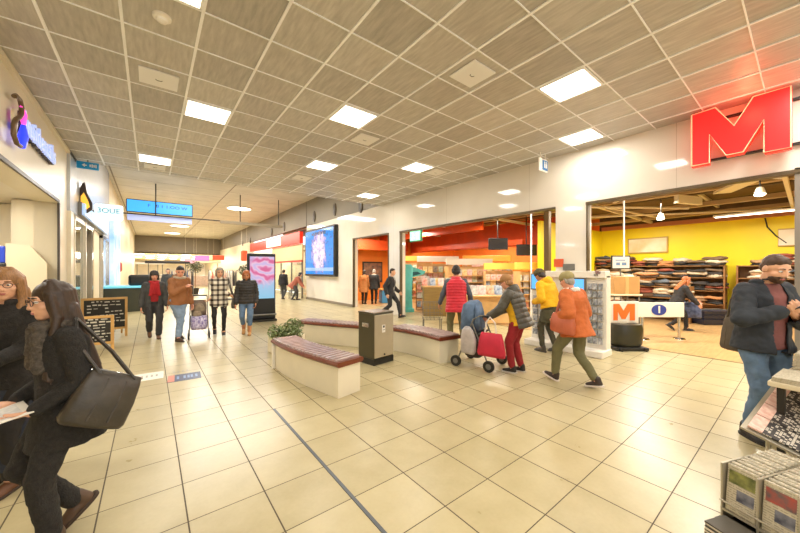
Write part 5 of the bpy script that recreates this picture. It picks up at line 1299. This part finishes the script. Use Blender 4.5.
ppl['boots'] = person('person in black padded jacket, jeans and tan boots in front of the advert display', gp(246, 334), (-.05, -1), 1.62, feet=((-.09, .12, 0), (.06, -.10, 16)), hands=((-.24, .06, .84), (.24, .1, .82)), lean=4, head=(18, 0), skin='tan',
       hair=dict(mat=hauburn, style='bob'), top=dict(mat=cloth('black_padded', (44, 40, 38), .5), hem=-.1, t=.020, quilt=.075, r=.06, collar=1), legs=dict(mat=jean, w=1.0, rh=.06, hem=.2, boot=.12), shoes=((190, 142, 84), (150, 110, 64)))
# shoppers by the bookshop
ppl['vest'] = person('person seen from behind in a red padded vest and olive trousers', gp(456, 345), (-.1, 1), 1.74, feet=((-.12, .08, 0), (.12, -.26, 30)), hands=((-.34, .14, .86), (.32, .06, .86)), lean=7, head=(4, 0), skin='tan',
       hair=dict(mat=hblack, style='short'), top=[dict(mat=cloth('grey_blue_fleece', (84, 92, 104)), hem=-.06, t=.004, name='fleece'), dict(mat=cloth('red_padded', (206, 34, 52), .5), hem=-.20, hemr=(.21, .17), t=.030, quilt=.06, sleeves=0, name='vest', belly=1, collar=1)], legs=dict(mat=olive, w=1.08, rh=.06), shoes=((44, 42, 42), (200, 196, 188)))
ppl['puffer'] = person('elderly person in dark grey padded coat and red trousers pushing a rollator', gp(516, 372), (-1, .32), 1.56, feet=((-.08, .04, 0), (.09, -.06, 0)), hands=((-.18, .42, .95, V((-.6, -.8, -.5))), (.18, .44, .97)), lean=17, head=(14, 0), skin='rosy',
       hair=dict(mat=htan, style='short', hat='knit', hatmat=cloth('tan_knit', (166, 122, 76))), top=[dict(mat=cloth('yellow_jumper', (226, 176, 30)), hem=-.10, t=.016, sleeves=0, name='jumper'), dict(mat=cloth('grey_padded', (78, 74, 64), .5), hem=-.16, hemr=(.2, .17), t=.036, quilt=.085, hood=1, name='coat', belly=1, sleeves=0, only=lambda p: not (p.y > -.03 and p.x < .12 and p.z < .36)), dict(mat=cloth('grey_padded', (78, 74, 64), .5), t=.03, arms_only=1, name='sleeves')],
       legs=dict(mat=cloth('red_trousers', (150, 34, 40)), w=1.05, rh=.06), shoes=((46, 42, 40), (210, 204, 194)))
ppl['yellow'] = person('person in yellow jacket and dark cap bending in front of the kiosk', gp(549, 352), (-.75, .6), 1.68, feet=((-.09, .08, 0), (.09, -.08, 10)), hands=((-.16, .22, 1.0), (.14, .24, 1.0)), lean=16, head=(28, 10), skin='tan',
       hair=dict(mat=hblack, style='short', hat='knit', hatmat=cloth('olive_cap', (84, 76, 48))), top=[dict(mat=cloth('mustard_jacket', (234, 178, 20)), hem=-.04, t=.02, hood=1), dict(mat=cloth('dark_olive_skirt', (74, 70, 46)), hem=-.02, sleeves=0, t=.0, name='skirt', skirt=[(.04, .17, .13, 0), (-.2, .2, .17, .0), (-.32, .2, .17, .0)])], legs=dict(mat=cloth('dark_olive', (70, 66, 48)), w=.95, rh=.05), shoes=((70, 62, 50), (60, 54, 46)))
ppl['orange'] = person('person in rust orange coat with white collar and green hat walking left', (gp(583, 391)+gp(555, 379))/2+R2*.09, (-.86, .5), 1.62, feet=((-.07, .27, -16), (.08, -.27, 14)), hands=((-.22, .16, .98), (.2, .22, .95)), lean=8, head=(16, 4), skin='rosy',
       hair=dict(mat=hgrey, style='short', hat='knit', hatmat=cloth('sage_knit', (156, 144, 96))), top=dict(mat=cloth('rust_coat', (198, 104, 48), .8), hem=-.17, hemr=(.22, .19), t=.03, r=.07, name='coat', wr=.03), extras=(scarf(mat('white_fleece', (236, 228, 214), .9, bump=.8, bs=60), 1, .11, 0, 'fleece_collar'),),
       legs=dict(mat=olive, w=1.08, rh=.06), shoes=((58, 46, 42), (224, 214, 204)))
ppl['store'] = person('auburn-haired woman in black coat inside the shop behind the barrier', gp(686, 331), (.9, .3), 1.50, feet=((-.08, .04, 0), (.08, -.40, 40)), hands=((-.16, .34, .86), (.2, .24, .80)), lean=20, head=(8, 8), vox=.011, skin='rosy',
       hair=dict(mat=hauburn, style='long', len=.16), top=dict(mat=cloth('black_coat', (44, 42, 44)), hem=-.22, hemr=(.21, .18), t=.02, name='coat'), legs=dict(mat=blk2, w=.95))
ppl['suit'] = person('man in black suit striding past the white pillar by the narrow doorway', wp(391, 317, 6.35), (.9, -.25), 1.72, feet=((-.08, .30, -12), (.08, -.34, 38)), hands=((-.24, .22, .86), (.24, -.08, .82)), lean=6, vox=.011, skin='light',
       hair=dict(mat=hbrown, style='man'), top=[dict(mat=cloth('black_suit', (46, 46, 48)), hem=-.14, t=.012, open=.05), dict(mat=cloth('white_shirt', (226, 220, 210)), hem=-.02, sleeves=0, t=-.004, name='shirt')], legs=dict(mat=cloth('black_suit', (46, 46, 48)), w=1.0))
ppl['browncoat'] = person('person in long tan coat inside the narrow doorway', gp(364, 304), (.3, 1), 1.62, feet=((-.08, .04, 0), (.08, -.04, 0)), lean=6, vox=.012, hair=dict(mat=hbrown, style='bob'), top=dict(mat=cloth('tan_coat', (176, 112, 56)), hem=-.35, hemr=(.22, .18), t=.02, name='coat'), legs=dict(mat=blk2))
ppl['blackcoat'] = person('person in black coat with a white collar inside the narrow doorway', gp(374, 304), (.1, 1), 1.66, feet=((-.09, .06, 0), (.09, -.10, 10)), lean=6, head=(12, 0), vox=.012, hair=dict(mat=hgrey, style='short'), top=dict(mat=blk2, hem=-.22, hemr=(.21, .17), t=.02, name='coat'), extras=(scarf(cloth('white_scarf', (220, 212, 200)), 0, .1, 0),), legs=dict(mat=blk2))
ppl['far'] = person('person in black jacket beside the far red shop front', gp(283, 299), (.5, .8), 1.66, feet=((-.09, .10, 0), (.09, -.12, 16)), lean=10, vox=.013, hair=dict(mat=hbrown, style='short'), top=dict(mat=blk2, hem=-.12, t=.02), legs=dict(mat=dgrey))
ppl['farred'] = person('person in reddish coat bending forward beside the white wall far away', gp(298, 300)-R2*.15, (.9, -.2), 1.6, feet=((-.09, .10, 0), (.09, -.12, 10)), hands=((-.15, .5, .7), (.15, .5, .7)), lean=38, vox=.013, hair=dict(mat=hblack, style='bob'), top=dict(mat=cloth('reddish_coat', (168, 96, 76)), hem=-.25, hemr=(.22, .2), t=.02, name='coat'), legs=dict(mat=dgrey))
ppl['fardark'] = person('person in dark jacket standing far down the hall behind the brown jacket', cp(168, 15.5), (0, -1), 1.68, feet=((-.09, .04, 0), (.09, -.04, 0)), vox=.013, hair=dict(mat=hblack, style='short'), top=dict(mat=dgrey, hem=-.15, t=.02), legs=dict(mat=blk2))

# ------------------------------------------------------------------ things carried, pushed and worn
m_leather = mat('black_leather', (62, 56, 48), .38, var=.25, vs=12, bump=.35, bs=30)
def on(Pm, v): return Pm['M'] @ V(v)
def handbag(label, Pm, c, tilt, size, m, strap_to=None, yaw=90):
    w, d, h = size; s = 1
    M_ = Matrix.Translation(on(Pm, c)) @ Matrix.Rotation(Pm['rz']+R(yaw), 4, 'Z') @ Matrix.Rotation(R(tilt), 4, 'Y')
    t = thing('handbag', label, 'handbag', M_.translation); t.rotation_euler = M_.to_euler()
    b = MB(); b.loft([((0, 0, -h/2), w*.46, d*.42), ((0, 0, -h*.42), w*.5, d*.5), ((0, 0, 0), w*.49, d*.5), ((0, 0, h*.35), w*.45, d*.34), ((0, 0, h*.48), w*.42, d*.12), ((0, 0, h*.5), w*.4, d*.06)], None, 28, 3.4)
    for v in b.bm.verts: v.co += mnoise.noise_vector(v.co*8)*.01
    b.build('bag_body', m, t, 'full')
    MB().tube([(-w*.44, 0, h*.47), (0, 0, h*.50), (w*.44, 0, h*.47)], .006).build('zip', m_chrome if w > .3 else m, t)
    for x in (-1, 1): MB().tube([(x*w*.16, d*.5, -h*.38), (x*w*.16, d*.47, 0), (x*w*.15, d*.3, h*.38)], .006).tube([(x*w*.16, -d*.5, -h*.38), (x*w*.16, -d*.47, 0), (x*w*.15, -d*.3, h*.38)], .006).build('trim_band', m, t)
    if strap_to is not None:
        q = M_.inverted() @ on(Pm, strap_to)
        for sy in (-1, 1): MB().tube([(-w*.3, sy*d*.15, h*.44), ((-w*.3+q.x)/2-.03, (q.y)/2+sy*d*.12, (h*.44+q.z)/2), (q.x, q.y+sy*.02, q.z), ((w*.3+q.x)/2+.05, q.y/2+sy*d*.12, (h*.44+q.z)/2), (w*.3, sy*d*.15, h*.44)], .009, 6).build('strap', m, t)
    return t
J = W1[3]
handbag('large soft black leather bag hanging at the side of the near woman', J, (-.27, -.09, .95), -27, (.31, .14, .30), m_leather, (-.15, .02, 1.49))
def sheet(label, Pm, c, size, rx=0, n=1):
    w = on(Pm, c)
    t = thing('brochure', label, 'brochure', w, Pm['rz']); t.rotation_euler = (R(rx), 0, Pm['rz'])
    MB().box((0, 0, 0), (*size, .006), bev=.001, seg=1).build('cover', m_white, t); MB().box((0, 0, .0035), (size[0]*.8, size[1]*.75, .002)).build('printed_page', mat('pale_print', (206, 204, 200), .6, vs=30, col2=(236, 232, 226)), t)
sheet('white brochure held out in both hands by the near woman', J, (-.08, .36, .945), (.26, .26), -8)
sheet('white leaflet held by the woman at the left picture edge', W2[3], (0, .52, 1.02), (.2, .26), -10)
Jm = M1[3]
t = thing('phone', 'dark phone held in both hands by the bearded man', 'phone', on(Jm, (.05, .335, 1.265)), Jm['rz']); t.rotation_euler = (R(35), 0, Jm['rz'])
MB().box((0, 0, 0), (.075, .15, .009), bev=.004).build('case', m_black, t); MB().box((0, 0, .006), (.068, .14, .002)).build('screen', mat('phone_screen', (150, 160, 170), .1, emit=(200, 210, 220), es=.3), t)
handbag('grey-brown soft bag hanging behind the hip of the bearded man', Jm, (.07, -.19, .95), 5, (.22, .10, .34), cloth('grey_brown_canvas', (92, 82, 68)), (.14, -.05, 1.45))
handbag('small grey bag hanging at the side of the plaid jacket', ppl['plaid'][3], (-.33, .05, .80), 0, (.24, .1, .26), cloth('grey_canvas', (104, 98, 90)), (-.19, .0, 1.46))
handbag('rust orange crossbody bag at the hip of the person in the orange coat', ppl['orange'][3], (-.27, .02, .94), -4, (.33, .14, .26), mat('rust_leather', (188, 98, 66), .5, var=.1, bump=.2, bs=20), (-.1, .0, 1.46))
handbag('blue checked shopping bag beside the auburn-haired woman', ppl['store'][3], (-.34, .22, .62), 0, (.46, .2, .42), mat('blue_check_bag', (44, 56, 92), .5, vs=14, col2=(96, 110, 150)), (-.17, .34, .88))
# rollator with denim jacket, dark bag and red tote
Jp = ppl['puffer'][3]
Mp = Matrix.Translation(Jp['pos']) @ Matrix.Rotation(Jp['rz'], 4, 'Z')
pr0 = Mp @ V((0, .60, 0))
t = thing('rollator', 'wheeled walking frame pushed by the elderly person in the padded coat', 'rollator', pr0, Jp['rz'])
for sx in (-1, 1):
    MB().tube([(sx*.24, -.25, .86), (sx*.25, -.12, .87), (sx*.26, 0, .80), (sx*.27, .28, .10)], .014).tube([(sx*.26, .02, .74), (sx*.27, -.26, .10)], .013).build('side_frame', m_grey, t)
    MB().cyl((sx*.24, -.26, .86), (sx*.24, -.14, .865), .02).build('grip', m_black, t)
    for y in (-.27, .30):
        w = MB().cyl((sx*.285-.018, y, .09), (sx*.285+.018, y, .09), .09, seg=22).build('wheel', m_black, t, True); MB().cyl((sx*.285-.02, y, .09), (sx*.285+.02, y, .09), .045, seg=16).build('hub', m_grey, w)
MB().box((0, .05, .56), (.46, .24, .03), bev=.01).build('seat', m_black, t); MB().tube([(-.26, .16, .45), (.26, .16, .45)], .012).build('crossbar', m_grey, t)
def soft(name, label, cat, c, size, m, seed, p=3, parts=()):
    t = thing(name, label, cat, pr0, Jp['rz']); w, d, h = size
    b = MB(); b.loft([((0, 0, 0), w*.42, d*.4), ((0, 0, h*.08), w*.5, d*.5), ((0, 0, h*.55), w*.48, d*.48), ((0, 0, h*.9), w*.4, d*.36), ((0, 0, h), w*.25, d*.2)], None, 26, p)
    for v in b.bm.verts: v.co += mnoise.noise_vector(v.co*7+V((seed, 0, 0)))*.03
    b.bm.verts.ensure_lookup_table()
    o = b.build('bag_body' if cat == 'bag' else 'folded_cloth', m, t, 'full'); t.location = pr0+Matrix.Rotation(Jp['rz'], 3, 'Z') @ V(c); return t
td = soft('denim_jacket', 'blue denim jacket slung over the front of the rollator', 'jacket', (0, .12, .58), (.46, .34, .50), cloth('denim_jacket_cloth', (86, 106, 132), var=.35, vs=9), 2)
MB().tube([(-.20, -.16, .06), (-.22, -.19, .25), (-.12, -.14, .44)], .05, 10).build('sleeve', MATS['denim_jacket_cloth'], td, 'full')
soft('dark_bag', 'dark brown bag sitting low inside the rollator frame', 'bag', (.0, .06, .16), (.42, .30, .36), cloth('dark_brown_canvas', (66, 52, 48)), 5)
ts = soft('plastic_bag', 'translucent grey-white carrier bag on the near side of the rollator', 'bag', (-.33, .06, .26), (.12, .26, .42), mat('grey_plastic_film', (180, 170, 166), .3, var=.15, vs=10), 8)
t = thing('tote_bag', 'bright red tote bag hanging from the rollator grip', 'bag', pr0+Matrix.Rotation(Jp['rz'], 3, 'Z') @ V((-.33, -.33, .27)), Jp['rz']+R(90))
b = MB(); b.loft([((0, 0, 0), .21, .05), ((0, 0, .05), .22, .075), ((0, 0, .25), .19, .06), ((0, 0, .35), .165, .03), ((0, 0, .36), .16, .02)], None, 26, 3.5); b.build('bag_body', cloth('red_tote_cloth', (196, 36, 62), .6, var=.1), t, 'full')
MB().tube([(-.08, 0, .35), (-.06, .0, .52), (0.02, .0, .6), (.08, .0, .52), (.1, 0, .35)], .012).build('handle', mat('white_webbing', (226, 216, 206), .7), t)
MB().box((-.01, -.075, .16), (.16, .012, .10), bev=.003).build('print', mat('pink_bag_print', (226, 110, 124), .6), t)
# stroller between the brown and the plaid jackets
ps = gp(199, 337)
t = thing('stroller', 'small stroller with purple patterned seat between the brown and plaid jackets', 'stroller', ps, math.atan2(-dl(ps, .0, -1).x, dl(ps, .0, -1).y)); t.scale = (.85, .8, .95)
for sx in (-1, 1):
    MB().tube([(sx*.2, -.35, 1.02), (sx*.21, -.15, .75), (sx*.22, .30, .14)], .014).tube([(sx*.2, .0, .55), (sx*.23, -.3, .12)], .013).build('side_frame', m_grey, t)
    for y in (-.3, .30):
        w = MB().cyl((sx*.24-.02, y, .085), (sx*.24+.02, y, .085), .085, seg=20).build('wheel', m_black, t, True); MB().cyl((sx*.24-.022, y, .085), (sx*.24+.022, y, .085), .04, seg=14).build('hub', m_grey, w)
MB().tube([(-.2, -.35, 1.02), (0, -.38, 1.03), (.2, -.35, 1.02)], .018).build('handle', m_black, t)
mpur = mat('purple_pattern', (90, 66, 150), .7, vs=22, col2=(226, 220, 236))
b = MB(); b.loft([((0, .12, .22), .18, .16), ((0, .10, .30), .2, .2), ((0, .1, .48), .2, .19), ((0, .06, .54), .18, .14)], None, 22, 3); b.build('seat', mpur, t, 'full')
b = MB(); b.loft([((0, -.06, .5), .18, .06), ((0, -.14, .72), .19, .06), ((0, -.2, .92), .17, .05)], None, 22, 3); b.build('backrest', mat('dark_grey_fabric', (72, 66, 66), .8, vs=9, col2=(150, 130, 110)), t, 'full')
b = MB(); b.ell((0, .02, .72), (.14, .1, .14)).ell((0.04, .06, .58), (.12, .12, .1)); b.build('blanket', mat('tan_grey_blanket', (150, 134, 112), .9, var=.35, vs=12), t, 'full')
# dark café chair beside the far person in the reddish coat
pc = gp(308, 299.5)
t = thing('chair', 'dark chair against the white wall below the blue wall screen', 'chair', (pc.x-.5, pc.y+.9, 0), R(80))
MB().box((0, 0, .45), (.44, .42, .04), bev=.01).build('seat', m_dark, t); MB().box((0, -.2, .72), (.44, .03, .36), bev=.01).build('backrest', m_dark, t)
for sx in (-1, 1):
    for sy in (-1, 1): MB().cyl((sx*.19, sy*.18, 0), (sx*.19, sy*.18, .44), .016).build('leg', m_dark, t)
